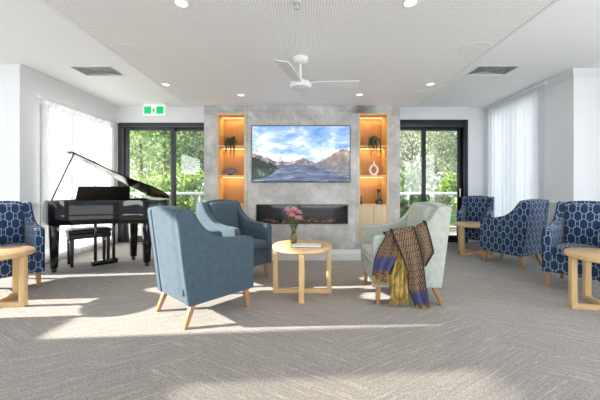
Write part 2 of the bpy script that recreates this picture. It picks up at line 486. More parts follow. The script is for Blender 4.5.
# cornices
def cornice(name, path):
    prof = [(0,0),(0,-.095),(.012,-.095),(.02,-.08),(.05,-.05),(.075,-.022),(.085,-.012),(.085,0)]
    bm = BM(); rings = [[bm.verts.new((x+mx*a, y+my*a, ZC-.001+b)) for a, b in prof] for x, y, mx, my in path]; n = len(prof)
    for A, B in zip(rings, rings[1:]):
        for i in range(n): bm.faces.new((A[i], A[(i+1) % n], B[(i+1) % n], B[i]))
    bm.faces.new(rings[0]); bm.faces.new(rings[-1][::-1])
    return struct(finish(name, bm, 'trimw', angle=50), 'white moulded cornice under the ceiling')
cornice('trim_2', [(XNL, YPL, 0, -1), (XL, YPL, 1, -1), (XL, YB, 1, -1), (3.5, YB, 0, -1)])
cornice('trim_3', [(XR, 4.86, -1, 0), (XR, YPR, -1, -1), (XNR, YPR, 0, -1)])
# little ledges on the piers
bm = BM(); box(bm, XL-.3, XL+.045, YPL-.04, 4.5, .90, .93); box(bm, XL-.3, XL+.02, YPL-.02, 4.5, .86, .90)
struct(finish('trim_5', bm, 'trimw', bevel=.006), 'white dado ledge on the left pier')
bm = BM(); box(bm, XR-.045, XR+.3, YPR-.04, 4.86, .90, .93); box(bm, XR-.02, XR+.3, YPR-.02, 4.86, .86, .90)
struct(finish('trim_6', bm, 'trimw', bevel=.006), 'white dado ledge on the right pier')
# skirtings
def skirt(name, x0, x1, y0, y1, h=.14, mat='trimw'):
    bm = BM(); box(bm, x0, x1, y0, y1, 0, h)
    return struct(finish(name, bm, mat, bevel=.005), 'pale skirting board along the wall')
skirt('baseboard_left', XL, XL+.018, YPL, YB)
skirt('baseboard_right', XR-.018, XR, YPR, YB)
skirt('baseboard_back', 3.49, XR, YB-.018, YB)

# ------------------------------------------------------------------ sliding doors and windows
def sliding_door(name, x0, x1, ztop, stiles, mat, sw, head, outer, handle_x, label):
    t = empty(name, ((x0+x1)/2, YB, 0)); struct(t, label)
    ox = (x0+x1)/2
    bm = BM()
    box(bm, x0-ox, x0-ox+outer[0], -.03, .12, 0, ztop); box(bm, x1-ox-outer[1], x1-ox, -.03, .12, 0, ztop)
    box(bm, x0-ox+outer[0], x1-ox-outer[1], -.03, .12, ztop-head, ztop); box(bm, x0-ox+outer[0], x1-ox-outer[1], -.03, .12, 0, .03)
    finish('door_frame', bm, mat, t, bevel=.004)
    xs = [x0+outer[0]] + stiles + [x1-outer[1]]
    for i in range(len(xs)-1):
        a, b = xs[i]-ox, xs[i+1]-ox
        if i > 0: a -= sw*.5
        if i < len(xs)-2: b += sw*.5
        yy = .0 if i % 2 == 0 else .05
        bm = BM()
        box(bm, a, a+sw, yy, yy+.045, .03, ztop-head); box(bm, b-sw, b, yy, yy+.045, .03, ztop-head)
        box(bm, a+sw, b-sw, yy, yy+.045, .03, .13); box(bm, a+sw, b-sw, yy, yy+.045, ztop-head-.06, ztop-head)
        pn = finish('door_panel', bm, mat, t, bevel=.004)
        bm = BM(); box(bm, a+sw, b-sw, yy+.018, yy+.026, .13, ztop-head-.06)
        finish('glass_pane', bm, 'glass', pn)
        if handle_x is not None and i == len(xs)-2:
            bm = BM(); hx = handle_x-ox
            box(bm, hx-.012, hx+.012, yy-.05, yy-.035, .96, 1.14); box(bm, hx-.008, hx+.008, yy-.036, yy, .97, .99); box(bm, hx-.008, hx+.008, yy-.036, yy, 1.11, 1.13)
            finish('door_handle', bm, 'white', pn, bevel=.003)
    return t
sliding_door('door_1', DL[0], DL[1], DL[3], [-2.80], 'dark_alu', .085, .10, (.13, .06), None, 'charcoal framed sliding glass door behind the piano')
sliding_door('door_2', DR[0], DR[1], DR[3], [2.56], 'black_alu', .075, .16, (.06, .10), 3.33, 'black framed sliding glass door on the right')

def side_window(name, x, y0, y1, z0, z1, bars, label, sgn):
    t = empty(name, (x, (y0+y1)/2, 0)); struct(t, label); oy = (y0+y1)/2
    bm = BM(); w = .05; a, b = (-.16, -.10) if sgn < 0 else (.10, .16)
    ed = [y0] + bars + [y1]
    box(bm, a, b, y0-oy, y1-oy, z0, z0+w); box(bm, a, b, y0-oy, y1-oy, z1-w, z1)
    for e in ed:
        q = min(max(e-oy, y0-oy+w/2), y1-oy-w/2); box(bm, a, b, q-w/2, q+w/2, z0+w, z1-w)
    fr = finish('window_frame', bm, 'white', t, bevel=.004)
    for e0, e1 in zip(ed, ed[1:]):
        bm = BM(); box(bm, (a+b)/2-.003, (a+b)/2+.003, e0-oy+w/2, e1-oy-w/2, z0+w, z1-w); finish('glass_pane', bm, 'glass', fr)
    return t
side_window('window_1', XL, WL[0], WL[1], WL[2], WL[3], [5.05, 5.6], 'white framed window behind the left sheer curtain', -1)
side_window('window_2', XR, WR[0], WR[1], WR[2], WR[3], [5.6], 'white framed window behind the right sheer curtain', 1)

def curtain(name, x, y0, y1, z0, z1, amp, wl, mat, label, head):
    rows = []
    n = int((y1-y0)/.012)
    t = empty(name, (x, (y0+y1)/2, z0)); oy = (y0+y1)/2
    for k in range(9):
        z = (z1-z0)*k/8; row = []
        for i in range(n+1):
            y = y0+(y1-y0)*i/n
            a = amp*(1-.35*k/8)
            xx = a*math.sin(2*PI*y/wl+.6*math.sin(y*9)+.15*k/8) + .3*a*math.sin(2*PI*y/wl*2.3+1)
            row.append((xx, y-oy, z))
        rows.append(row)
    bm = BM(); sheet(bm, rows)
    finish('sheer_fabric', bm, mat, t, angle=180)
    bm = BM(); box(bm, -.03, .03, y0-oy-.01, y1-oy+.01, z1-z0, z1-z0+head)
    finish('curtain_track', bm, 'trimw', t, bevel=.004)
    return tag(t, label, 'curtain')
curtain('sheer_curtain', XL+.065, 4.44, 6.22, .03, 2.48, .022, .13, 'sheer_l', 'white sheer curtain glowing with daylight behind the black piano', .05)
curtain('sheer_curtain', XR-.075, 4.77, 6.36, .03, 2.80, .024, .12, 'sheer_r', 'pale grey sheer curtain covering the right wall behind the navy chairs', .05)

# ------------------------------------------------------------------ feature wall with niches, fireplace, television
PXW = YF/F
def wx(px): return (px-CX)*PXW
def wz(py): return HC-(py-CY)*PXW
FX0, FX1 = wx(204), wx(400)
NLx = (wx(217), wx(245.3)); NRx = (wx(358.8), wx(388.3)); NZ = (.30, wz(113.5))
FPx = (wx(255.8), wx(348.2)); FPz = (wz(224.3), wz(204.3))
w = holed_wall('wall_feature', 'y', YF, YF+.36, FX0, FX1, .0, ZD, [(NLx[0], NLx[1], NZ[0], NZ[1]), (NRx[0], NRx[1], NZ[0], NZ[1]), (FPx[0], FPx[1], FPz[0], FPz[1])], 'concrete', 'grey concrete look feature wall with niches and fireplace')
bm = BM(); box(bm, FX0, FX1, YF+.361, YB-.45, 0, ZD)
struct(finish('wall_feature_core', bm, 'concrete'), 'body of the concrete feature wall')
# panel joints as thin shadow gaps
bm = BM()
for px in (247.5, 356.5): box(bm, wx(px)-.002, wx(px)+.002, YF-.0015, YF+.001, .18, ZD)
box(bm, FX0, FX1, YF-.0015, YF+.001, wz(111)-.002, wz(111)+.002)
struct(finish('trim_7', bm, plain('joint_grey', rgb(128, 127, 126), .8)), 'thin panel joints in the concrete wall')
bm = BM()
prism(bm, [(YF, 0), (YF-.024, 0), (YF-.024, .105), (YF-.018, .112), (YF-.016, .15), (YF-.008, .165), (YF, .168)], FX0-.02, FX1+.02, 'x')
struct(finish('baseboard_feature', bm, 'skirt'), 'pale moulded skirting under the concrete wall')

warm = emit('led_warm', (1.0, .58, .20, 1), 3.0)
def niche(xr, label, shelf_px, door_top_px):
    x0, x1 = xr; cx = (x0+x1)/2; hw = (x1-x0)/2
    t = empty('shelf_niche', (cx, YF, NZ[0])); z = lambda py: wz(py)-NZ[0]; H = NZ[1]-NZ[0]; th = .022; D = .335
    bm = BM()
    box(bm, -hw+.001, -hw+th, -.006, D, .001, H-.001); box(bm, hw-th, hw-.001, -.006, D, .001, H-.001)
    box(bm, -hw+th, hw-th, -.006, D, H-th, H-.001); box(bm, -hw+th, hw-th, -.006, D, .001, th)
    finish('frame', bm, 'oak', t, bevel=.002)
    bm = BM(); box(bm, -hw+th, hw-th, D-.02, D, th, H-th)
    finish('back_panel', bm, 'oak_warm', t)
    tops = []
    for py in shelf_px:
        bm = BM(); box(bm, -hw+th, hw-th, .012, D-.02, z(py)-.028, z(py)); finish('shelf', bm, 'oak', t, bevel=.002); tops.append(z(py)-.028)
    zt = z(door_top_px)
    bm = BM(); box(bm, -hw+th, hw-th, .0, D-.02, zt-.022, zt); finish('shelf', bm, 'oak_pale', t, bevel=.002)
    for s in (-1, 1):
        bm = BM(); a, b = (-hw+th+.002, -.002) if s < 0 else (.002, hw-th-.002)
        box(bm, a, b, .0, .02, th+.002, zt-.024); finish('cupboard_door', bm, 'oak_pale', t, bevel=.0015)
    for zz in [H-th] + tops:
        bm = BM(); box(bm, -hw+th+.01, hw-th-.01, .225, .24, zz-.008, zz-.0005); finish('led_strip', bm, warm, t)
        L = bpy.data.lights.new('niche_led', 'AREA'); L.shape = 'RECTANGLE'; L.size = hw*1.7; L.size_y = .03; L.energy = .75; L.color = (1, .68, .28)
        lo = bpy.data.objects.new('niche_led', L); COL.objects.link(lo); lo.location = (cx, YF+.215, NZ[0]+zz-.012); lo.rotation_euler = (R(20), 0, 0)
    return tag(t, label, 'shelf'), tops
niche(NLx, 'lit oak wall niche left of the television with coral ornament', (145.2, 175.2), 204.5)
niche(NRx, 'lit oak wall niche right of the television with white ring vase', (145.2, 175.2), 204.5)

# fireplace
fcx = (FPx[0]+FPx[1])/2; fhw = (FPx[1]-FPx[0])/2; fh = FPz[1]-FPz[0]
t = empty('fireplace', (fcx, YF, FPz[0]))
bm = BM(); g = .015
box(bm, -fhw+.001, -fhw+g, -.006, .3, .001, fh-.001); box(bm, fhw-g, fhw-.001, -.006, .3, .001, fh-.001)
box(bm, -fhw+g, fhw-g, -.006, .3, .001, g); box(bm, -fhw+g, fhw-g, -.006, .3, fh-g, fh-.001); box(bm, -fhw+g, fhw-g, .28, .3, g, fh-g)
finish('firebox', bm, plain('firebox_black', rgb(84, 85, 88), .6, var=.1), t, bevel=.002)
bm = BM()
for i in range(120):
    x = random.uniform(-fhw+.04, fhw-.04); y = random.uniform(.03, .22); r = random.uniform(.012, .028)
    bmesh.ops.create_icosphere(bm, subdivisions=1, radius=r, matrix=Matrix.Translation((x, y, g+r*.7)) @ Matrix.Rotation(random.random()*3, 4, 'X') @ Matrix.Diagonal((1.3, 1, .8, 1)))
finish('ember_bed', bm, plain('dark_coals', rgb(96, 74, 66), .8, var=.5, scale=30), t, smooth=False)['kind'] = 'stuff'
em = emit('ember_glow', (1, .34, .10, 1), .14)
for lx, ln, ang in ((-.55, .16, .2), (.02, .20, -.3), (.16, .15, .5), (.48, .14, 0)):
    bm = BM(); tube(bm, [(lx-ln/2*math.cos(ang), .10-ln/2*math.sin(ang), .05), (lx, .10, .065), (lx+ln/2*math.cos(ang), .10+ln/2*math.sin(ang), .055)], [.016, .02, .013], 7)
    finish('log', bm, plain('charred_log', rgb(150, 120, 100), .8, var=.5, scale=40), t)
bm = BM()
for i in range(26):
    x = random.choice((-.5, -.1, .25, .6))*fhw+random.uniform(-.12, .12); r = random.uniform(.006, .012)
    bmesh.ops.create_icosphere(bm, subdivisions=1, radius=r, matrix=Matrix.Translation((x, random.uniform(.02, .06), g+.03)))
finish('embers', bm, em, t)['kind'] = 'stuff'
bm = BM(); box(bm, -fhw+g, fhw-g, .0, .004, g, fh-g); finish('glass_front', bm, 'glass', t)
tag(t, 'long black linear fireplace set low in the concrete wall', 'fireplace')

# television
tx0, tx1, tz0, tz1 = wx(252), wx(350), wz(182.3), wz(126)
tcx, tcz = (tx0+tx1)/2, (tz0+tz1)/2; tw, th_ = tx1-tx0, tz1-tz0
t = empty('television', (tcx, YF-.001, tz0))
bm = BM(); box(bm, -tw/2, tw/2, -.045, 0, 0, th_); finish('casing', bm, 'black', t, bevel=.006)
def screen_mat(name, stops_noise, scale, vscale=(1,1,1), grad=None, dist=.25):
    m, nt, p = new_mat(name)
    v = coords(nt, 'Object', vscale)
    n = noise(nt, v, scale, 7, .62, dist)
    c = ramp(nt, n, stops_noise)
    if grad:
        tcn = nt.nodes.new('ShaderNodeTexCoord'); s = nt.nodes.new('ShaderNodeSeparateXYZ'); nt.links.new(tcn.outputs['Object'], s.inputs[0])
        g = mth(nt, 'DIVIDE', mth(nt, 'SUBTRACT', s.outputs[2], grad[0]), grad[1]-grad[0], clamp=True)
        c = mix(nt, g, c, grad[2])
    p.inputs['Base Color'].default_value = (.01, .01, .01, 1); p.inputs['Roughness'].default_value = .35
    nt.links.new(c, p.inputs['Emission Color']); p.inputs['Emission Strength'].default_value = SCREEN
    return m
SCREEN = 1.0
bm = BM()
x0, x1, z0, z1 = -tw/2+.012, tw/2-.012, .014, th_-.012
sw, sh = x1-x0, z1-z0
def U(u, v): return (x0+u*sw, z0+v*sh)
def poly(pts, mi, dep):
    vs = [bm.verts.new((U(u, v)[0], -.0455-dep*.0006, U(u, v)[1])) for u, v in pts]
    f = bm.faces.new(vs); f.material_index = mi
poly([(0,.3),(1,.3),(1,1),(0,1)], 0, 0)                                   # sky
poly([(0,0),(1,0),(1,.33),(0,.33)], 1, 0)                                 # lake
# snowy far range
rd = random.Random(3)
def ridge(us, vs, amp, n=46, base=.30):
    out = []
    for i in range(n+1):
        u = us[0]+(us[-1]-us[0])*i/n
        for a in range(len(us)-1):
            if us[a] <= u <= us[a+1]+1e-9:
                k = (u-us[a])/(us[a+1]-us[a]); v = vs[a]+(vs[a+1]-vs[a])*k
        out.append((u, v+rd.uniform(-amp, amp)))
    return [(us[0], base)] + out + [(us[-1], base)]
poly(ridge([0,.08,.2,.34,.45,.52,.6,.68], [.60,.58,.52,.47,.49,.42,.36,.33], .018), 2, 1)
poly(ridge([0,.12,.25,.4,.52,.62,.72], [.50,.44,.36,.36,.42,.36,.30], .014), 3, 2)
poly(ridge([.58,.66,.76,.85,.93,1], [.31,.33,.42,.52,.60,.55], .014), 4, 3)
poly(ridge([.80,.86,.93,1], [.50,.57,.605,.56], .012, 20, .44), 2, 2)
poly(ridge([0,.04,.1,.16,.22,.29], [.46,.42,.38,.34,.29,.235], .022, 40, .23), 5, 4)
poly([(0,.23),(.29,.235),(.24,.2),(.2,.13),(.12,.06),(0,.02)], 6, 4)
poly([(.56,.305),(1,.30),(1,.12),(.9,.1),(.8,.17),(.68,.24)], 7, 2)
mats = [screen_mat('screen_sky', [(.36, rgb(104, 148, 206)), (.5, rgb(164, 196, 230)), (.6, rgb(240, 243, 248))], 2.6, (1, 1, 2.2), (.55, 1.2, rgb(96, 142, 204))),
        screen_mat('screen_lake', [(.32, rgb(44, 58, 86)), (.55, rgb(92, 106, 134)), (.72, rgb(176, 186, 200))], 4, (1, 1, 5)),
        screen_mat('screen_snow', [(.34, rgb(110, 114, 128)), (.44, rgb(204, 208, 216)), (.54, rgb(246, 246, 248))], 8),
        screen_mat('screen_rock', [(.4, rgb(78, 74, 82)), (.55, rgb(140, 130, 128)), (.68, rgb(214, 212, 214))], 9),
        screen_mat('screen_brown', [(.35, rgb(96, 92, 100)), (.55, rgb(148, 134, 124)), (.7, rgb(196, 186, 176))], 8),
        screen_mat('screen_forest', [(.4, rgb(8, 24, 14)), (.6, rgb(24, 50, 28))], 18),
        screen_mat('screen_reflection', [(.4, rgb(16, 40, 34)), (.6, rgb(44, 72, 56)), (.72, rgb(150, 166, 170))], 9),
        screen_mat('screen_brown_water', [(.4, rgb(86, 92, 112)), (.6, rgb(132, 130, 136))], 5, (1, 1, 3))]
for f in bm.faces:
    if f.normal.y > 0: f.normal_flip()
bm.normal_update()
me = bpy.data.meshes.new('screen'); 
for f in bm.faces:
    f.normal_update()
    if f.normal.y > 0: f.normal_flip()
bm.to_mesh(me); bm.free()
for mm in mats: me.materials.append(mm)
so = bpy.data.objects.new('screen', me); COL.objects.link(so); so.parent = t; so['label'] = 'bright screen showing snowy mountains over a lake'
tag(t, 'large flat television on the concrete wall showing a mountain lake', 'television')

# ------------------------------------------------------------------ ornaments in the niches
def shelf_z(py): return wz(py)
def trailing(cx, label, seed):
    rnd = random.Random(seed)
    t = empty('trailing_plant', (cx, YF+.09, shelf_z(145.2)))
    bm = BM(); lathe(bm, [(0, 0), (.045, 0), (.06, .03), (.062, .085), (.052, .09), (.05, .07), (0, .07)]); finish('pot', bm, plain('dark_pot', rgb(46, 50, 46), .5), t)
    bm = BM()
    for i in range(24):
        a = rnd.uniform(0, 2*PI); r = rnd.uniform(.02, .09); h = rnd.uniform(.10, .165)
        front = math.sin(a) < .25
        x, y = r*math.cos(a), r*math.sin(a)*.9
        pts = [(x*.3, y*.3, .08), (x*.8, y*.8, h)]
        if front:
            yo = -.115-rnd.random()*.02; xx = x*1.05+rnd.uniform(-.01, .01)
            L = rnd.uniform(.02, .25)
            pts += [(xx*1.05, min(y*1.0, yo+.035), h-.02), (xx*1.1, yo, .02)]
            for k in range(1, 5): pts.append((xx*1.1+rnd.uniform(-.006, .006), yo+rnd.uniform(-.004, .004), .02-L*k/4))
        else: pts += [(x*1.1, y*1.0, h-.03), (x*1.2, y*1.05, max(.02, h-.10))]
        tube(bm, pts, [.003]+[.0058]*(len(pts)-2)+[.002], 5)
    finish('tendrils', bm, 'succulent', t)
    return tag(t, label, 'plant', 'trailing plants in the niches')
trailing(wx(230), 'dark green trailing plant hanging over top shelf left of the television', 1)
trailing(wx(374), 'dark green trailing plant hanging over top shelf above white ring vase', 2)
# coral ornament
t = empty('coral_ornament', (wx(229), YF+.10, shelf_z(175.2)))
bm = BM(); box(bm, -.035, .035, -.025, .025, 0, .02); finish('base', bm, 'black', t, bevel=.003)
bm = BM(); rnd = random.Random(5)
def branch(p, d, L, r, k):
    q = p+d*L; tube(bm, [p, (p+q)/2+Vector((rnd.uniform(-.006,.006), rnd.uniform(-.004,.004), 0)), q], [r, r*.9, r*.75], 6)
    if k:
        for s in (-1, 1, rnd.choice((-.3, .3))):
            a = rnd.uniform(.35, .75)*s
            e = Vector((d.x*math.cos(a)-d.z*math.sin(a), rnd.uniform(-.25, .25), d.x*math.sin(a)+d.z*math.cos(a))).normalized()
            branch(q, e, L*.74, r*.72, k-1)
for a in (-.95, -.5, 0, .5, .95): branch(Vector((a*.02, 0, .015)), Vector((math.sin(a), 0, math.cos(a))), .052, .010, 2)
finish('coral_fan', bm, plain('blue_grey_coral', rgb(84, 102, 118), .6, var=.1), t)
tag(t, 'blue grey branching coral ornament on middle shelf of left niche', 'ornament')
# white ring vase
t = empty('ring_vase', (wx(375.3), YF+.10, shelf_z(175.2)))
pts = []
for i in range(32):
    a = 2*PI*i/32; wv = .062*math.sin(a); z = .095-.082*math.cos(a)
    if z > .11: wv *= 1-.45*(z-.11)/.07
    pts.append((wv, 0, z))
bm = BM(); tube(bm, pts, [.020-.006*(p[2]/.18) for p in pts], 10, closed=True)
finish('ring_body', bm, plain('cream_ceramic', rgb(238, 232, 220), .5, var=.01), t)
bm = BM(); lathe(bm, [(0, .165), (.015, .165), (.012, .20), (.011, .225), (.014, .236), (.009, .236), (.008, .2), (0, .2)], seg=16)
finish('neck', bm, plain('cream_ceramic_neck', rgb(238, 232, 220), .5, var=.01), t)
bm = BM(); lathe(bm, [(0, 0), (.03, 0), (.026, .012), (0, .016)], seg=16); finish('foot', bm, plain('cream_ceramic_foot', rgb(238, 232, 220), .5, var=.01), t)
tag(t, 'cream teardrop ring vase on middle shelf of right niche', 'vase')
# dark bottles on the bottom shelf of the right niche
def bottle(px, h, wdt, label, y=.09):
    t = empty('bottle', (wx(px), YF+y, shelf_z(204.5)))
    bm = BM(); lathe(bm, [(0, 0), (wdt*.96, 0), (wdt, .01), (wdt, h*.26), (wdt*.8, h*.32), (wdt*.42, h*.40), (wdt*.36, h*.80), (0, h*.80)], seg=18); finish('body', bm, plain('dark_glass', rgb(30, 22, 18), .15, coat=.4), t)
    bm = BM(); lathe(bm, [(0, h*.78), (wdt*.55, h*.78), (wdt*.58, h*.97), (wdt*.45, h), (0, h)], seg=14); finish('stopper', bm, 'black', t)
    return tag(t, label, 'bottle', 'bottles in the right niche')
bottle(380.3, .245, .055, 'tall black bottle with wide foot on bottom shelf of right niche')
bottle(361.8, .13, .022, 'small dark bottle at left end of the right niche bottom shelf', .06)

# ------------------------------------------------------------------ armchairs
def S_curve(L, rake, H, za):
    b = -L/2
    return [(b, .18), (b-rake*.5, .58), (b-rake*.93, H-.05), (b-rake*.95+.005, H-.025), (b-rake+.03, H-.012), (b-rake+.09, H-.012), (b-rake+.125, H-.022),
            (b-rake+.155, H-.055), (b-rake+.185, H-.105), (b-rake+.225, H-.16), (b-rake+.275, H-.205), (b-rake+.34, za+.047), (b-rake+.42, za+.022), (b-rake+.50, za+.008),
            (L/2-.06, za-.004), (L/2-.03, za-.008), (L/2-.008, za-.022), (L/2, za-.045), (L/2, .18)]
def armchair(W, L, mat, pipe, legmat='oak_leg', uv=False, H=.985, za=.69, rake=.10, carelabel=False):
    t = empty('armchair', (0,0,0)); aw = .085; iw = W/2-aw
    prof = S_curve(L, rake, H, za)
    for s in (-1, 1):
        bm = BM(); a, b = sorted((s*iw, s*W/2))
        prism(bm, prof, a, b, 'x'); o = finish('arm', bm, mat, t, bevel=.016, seg=3, uv=uv)
        bm = BM(); xx = s*(W/2-.012)
        tube(bm, [(xx, p[0]+.0, p[1]+.001) for p in prof[3:]], .0045, 6)
        finish('piping', bm, pipe, o)
    # backrest: raked slab with gently arched crest
    b = -L/2
    def rk(p, top=H):
        k = (p.z-.18)/(top-.18); return Vector((p.x, p.y-rake*k, p.z+(.016*(1-(p.x/(iw))**2) if p.z > top-.1 else 0)))
    bm = BM(); softbox(bm, -iw-.003, iw+.003, b+.002, b+.115, .18, H-.006, .02, (0, 0, 0), 7, rk)
    bk = finish('backrest', bm, mat, t, uv=uv)
    bm = BM()
    def ck(p):
        k = (p.z-.18)/(H-.18); return Vector((p.x, p.y-rake*k, p.z+(.012*(1-(p.x/iw)**2) if p.z > H-.14 else 0)))
    softbox(bm, -iw+.006, iw-.006, b+.10, b+.205, .47, H-.03, .04, (0, .022, 0), 8, ck)
    finish('back_cushion', bm, mat, t, uv=uv)
    bm = BM(); softbox(bm, -iw+.004, iw-.004, b+.13, L/2+.012, .385, .485, .028, (0, 0, .018), 8)
    cu = finish('seat_cushion', bm, mat, t, uv=uv)
    bm = BM(); zc = .395
    tube(bm, [(-iw+.01, b+.2, zc), (-iw+.012, L/2+.0, zc), (-iw+.04, L/2+.011, zc), (iw-.04, L/2+.011, zc), (iw-.012, L/2, zc), (iw-.01, b+.2, zc)], .005, 6)
    finish('piping', bm, pipe, cu)
    bm = BM(); box(bm, -iw-.002, iw+.002, b+.05, L/2-.012, .182, .388); finish('seat_base', bm, mat, t, bevel=.012, uv=uv)
    for sx in (-1, 1):
        for sy in (-1, 1):
            bm = BM(); x = sx*(W/2-.055); y = sy*(L/2-.06)
            dx = sx*.012; dy = -.075 if sy < 0 else .012
            r0, r1 = .024, .017
            hexa(bm, [(x+dx-r1, y+dy-r1, 0), (x+dx+r1, y+dy-r1, 0), (x+dx+r1, y+dy+r1, 0), (x+dx-r1, y+dy+r1, 0)],
                 [(x-r0, y-r0, .185), (x+r0, y-r0, .185), (x+r0, y+r0, .185), (x-r0, y+r0, .185)])
            finish('leg', bm, legmat, t, bevel=.004)
    # piping up the rear corners
    for s in (-1, 1):
        bm = BM(); tube(bm, [(s*(W/2-.014), b+.002, .19), (s*(W/2-.014), b-rake*.5+.0, .58), (s*(W/2-.014), b-rake*.93+.002, H-.05)], .0045, 6)
        finish('piping', bm, pipe, bk)
    if carelabel:
        bm = BM(); z = .29; yy = b-rake*(z-.18)/(H-.18)
        box(bm, W/2-.075, W/2-.06, yy-.006, yy+.004, z-.028, z+.028); finish('care_tag', bm, 'tag', bk)
    return t

def place(t, fx, fy, ang, L):
    """put the chair so that the middle of its front is at fx, fy; ang = facing direction in degrees from +x"""
    a = R(ang); t.location = (fx-math.cos(a)*L/2, fy-math.sin(a)*L/2, 0); t.rotation_euler = (0, 0, a-PI/2)

GB = 'dusty blue armchairs by the round table'
A1 = armchair(.62, .66, 'blue', 'blue_pipe', carelabel=True)
tag(A1, 'dusty blue velvet armchair nearest the viewer, its back to the window', 'armchair', GB)
# rear right corner Q known
def by_corner(t, qx, qy, ang, W, L):
    a = R(ang); d = Vector((math.cos(a), math.sin(a))); r = Vector((math.sin(a), -math.cos(a)))
    c = Vector((qx, qy)) - r*W/2 + d*L/2
    t.location = (c.x, c.y, 0); t.rotation_euler = (0, 0, a-PI/2)
by_corner(A1, -.93, 2.43, 48, .62, .66)
A2 = dup(A1, (0,0,0), 0, 'dusty blue velvet armchair in front of the concrete wall left of fireplace')
place(A2, -.60, 3.66, -36, .66)
A3 = armchair(.78, .66, 'sage', 'sage_pipe')
tag(A3, 'pale sage green armchair with a patterned throw over its arm', 'armchair')
place(A3, .69, 3.315, 178.0, .66)
GP = 'navy lattice patterned armchairs along the sides'
A4 = armchair(.56, .60, 'hex', 'navy', uv=True)
tag(A4, 'navy lattice patterned armchair at far left by the window pier', 'armchair', GP)
def by_front_left(t, x, y, ang, W, L):    # chair's own left front corner
    a = R(ang); d = Vector((math.cos(a), math.sin(a))); l = Vector((-math.sin(a), math.cos(a)))
    c = Vector((x, y)) - l*W/2 - d*L/2
    t.location = (c.x, c.y, 0); t.rotation_euler = (0, 0, a-PI/2)
def by_front_right(t, x, y, ang, W, L):
    a = R(ang); d = Vector((math.cos(a), math.sin(a))); l = Vector((-math.sin(a), math.cos(a)))
    c = Vector((x, y)) + l*W/2 - d*L/2
    t.location = (c.x, c.y, 0); t.rotation_euler = (0, 0, a-PI/2)
by_front_left(A4, -3.01, 3.49, -36, .56, .60)
A5 = dup(A4, (0,0,0), 0, 'navy lattice patterned armchair at far right facing the viewer')
by_front_right(A5, 2.77, 3.50, 180+36, .56, .60)
A6 = dup(A4, (0,0,0), 0, 'navy lattice patterned armchair seen from behind before right curtain')
by_front_left(A6, 2.77, 4.73, 118, .56, .60)
A7 = dup(A4, (0,0,0), 0, 'navy lattice patterned armchair in the back corner beside glass door')
by_front_right(A7, 2.92, 5.745, 180+53, .56, .60)

# ------------------------------------------------------------------ round tables
def round_table():
    t = empty('side_table', (0,0,0)); Rr, Ht = .325, .53
    bm = BM(); lathe(bm, [(0, Ht-.045), (Rr-.012, Ht-.045), (Rr, Ht-.036), (Rr, Ht-.006), (Rr-.006, Ht), (0, Ht)], seg=64)
    finish('tabletop', bm, 'oak_top', t, angle=50)
    for k in range(4):
        a = k*PI/2; c, s = math.cos(a), math.sin(a); q = lambda u, v: (u*c-v*s, u*s+v*c)
        bm = BM(); r0, r1, w = .270, .317, .027
        hexa(bm, [(*q(r0,-w),0), (*q(r1,-w),0), (*q(r1,w),0), (*q(r0,w),0)], [(*q(r0,-w),Ht-.0455), (*q(r1,-w),Ht-.0455), (*q(r1,w),Ht-.0455), (*q(r0,w),Ht-.0455)])
        finish('leg', bm, 'oak', t, bevel=.003)
    bm = BM(); box(bm, -.269, .269, -.024, .024, .0, .045); finish('stretcher', bm, 'oak_top', t, bevel=.003)
    bm = BM(); box(bm, -.024, .024, -.269, -.0245, .0, .045); box(bm, -.024, .024, .0245, .269, .0, .045); finish('stretcher', bm, 'oak_top', t, bevel=.003)
    return t
TB = round_table(); TB.location = (-.02, 3.30, 0); TB.rotation_euler = (0, 0, R(-1))
tag(TB, 'round light oak table in the middle carrying the vase of pink flowers', 'table', 'round oak side tables')
dup(TB, (-3.03, 2.90, 0), R(5), 'round light oak table cut by the left edge of the photo')
dup(TB, (2.86, 2.81, 0), R(-12), 'round light oak table cut by the right edge of the photo')
dup(TB, (2.985, 5.25, 0), R(22), 'small round oak table between two navy chairs in the back corner')

# vase of flowers
t = empty('flower_vase', (-.115, 3.33, .53))
bm = BM(); lathe(bm, [(0, .0), (.026, 0), (.036, .02), (.040, .05), (.035, .085), (.024, .105), (.026, .125), (.023, .125), (.021, .105), (.032, .08), (.036, .05), (.030, .02), (0, .008)], seg=24)
vg, nt, p = new_mat('olive_glass'); p.inputs['Base Color'].default_value = rgb(150, 150, 96); p.inputs['Roughness'].default_value = .08
p.inputs['Transmission Weight'].default_value = .75
finish('vase', bm, vg, t)
rnd = random.Random(11)
stem_tips = []
bm = BM()
for i in range(8):
    a = 2*PI*i/8+.3; r = rnd.uniform(.03, .085); h = rnd.uniform(.28, .40)
    tip = Vector((r*math.cos(a), r*math.sin(a)*.8, h)); stem_tips.append(tip)
    tube(bm, [(-tip.x*.2, -tip.y*.2, .02), (tip.x*.15, tip.y*.15, .12), (tip.x*.6, tip.y*.6, .2), tip], .0032, 5)
finish('stems', bm, plain('stem_green', rgb(70, 92, 48), .6), t)
bm = BM()
for i in range(26):
    a = rnd.uniform(0, 2*PI); r0 = rnd.uniform(.005, .03); r1 = r0+rnd.uniform(.03, .06); z = rnd.uniform(.15, .25)
    c, s = math.cos(a), math.sin(a); wd = .010
    V = [bm.verts.new(q) for q in ((r0*c, r0*s, z), ((r0+r1)/2*c-wd*s, (r0+r1)/2*s+wd*c, z+.03), (r1*c, r1*s, z+rnd.uniform(.0, .05)), ((r0+r1)/2*c+wd*s, (r0+r1)/2*s-wd*c, z+.03))]
    bm.faces.new(V)
finish('leaves', bm, 'leaf_dark', t)
pk = leafmat('pink_petals', rgb(246, 190, 200), rgb(252, 216, 222), rgb(255, 236, 238))
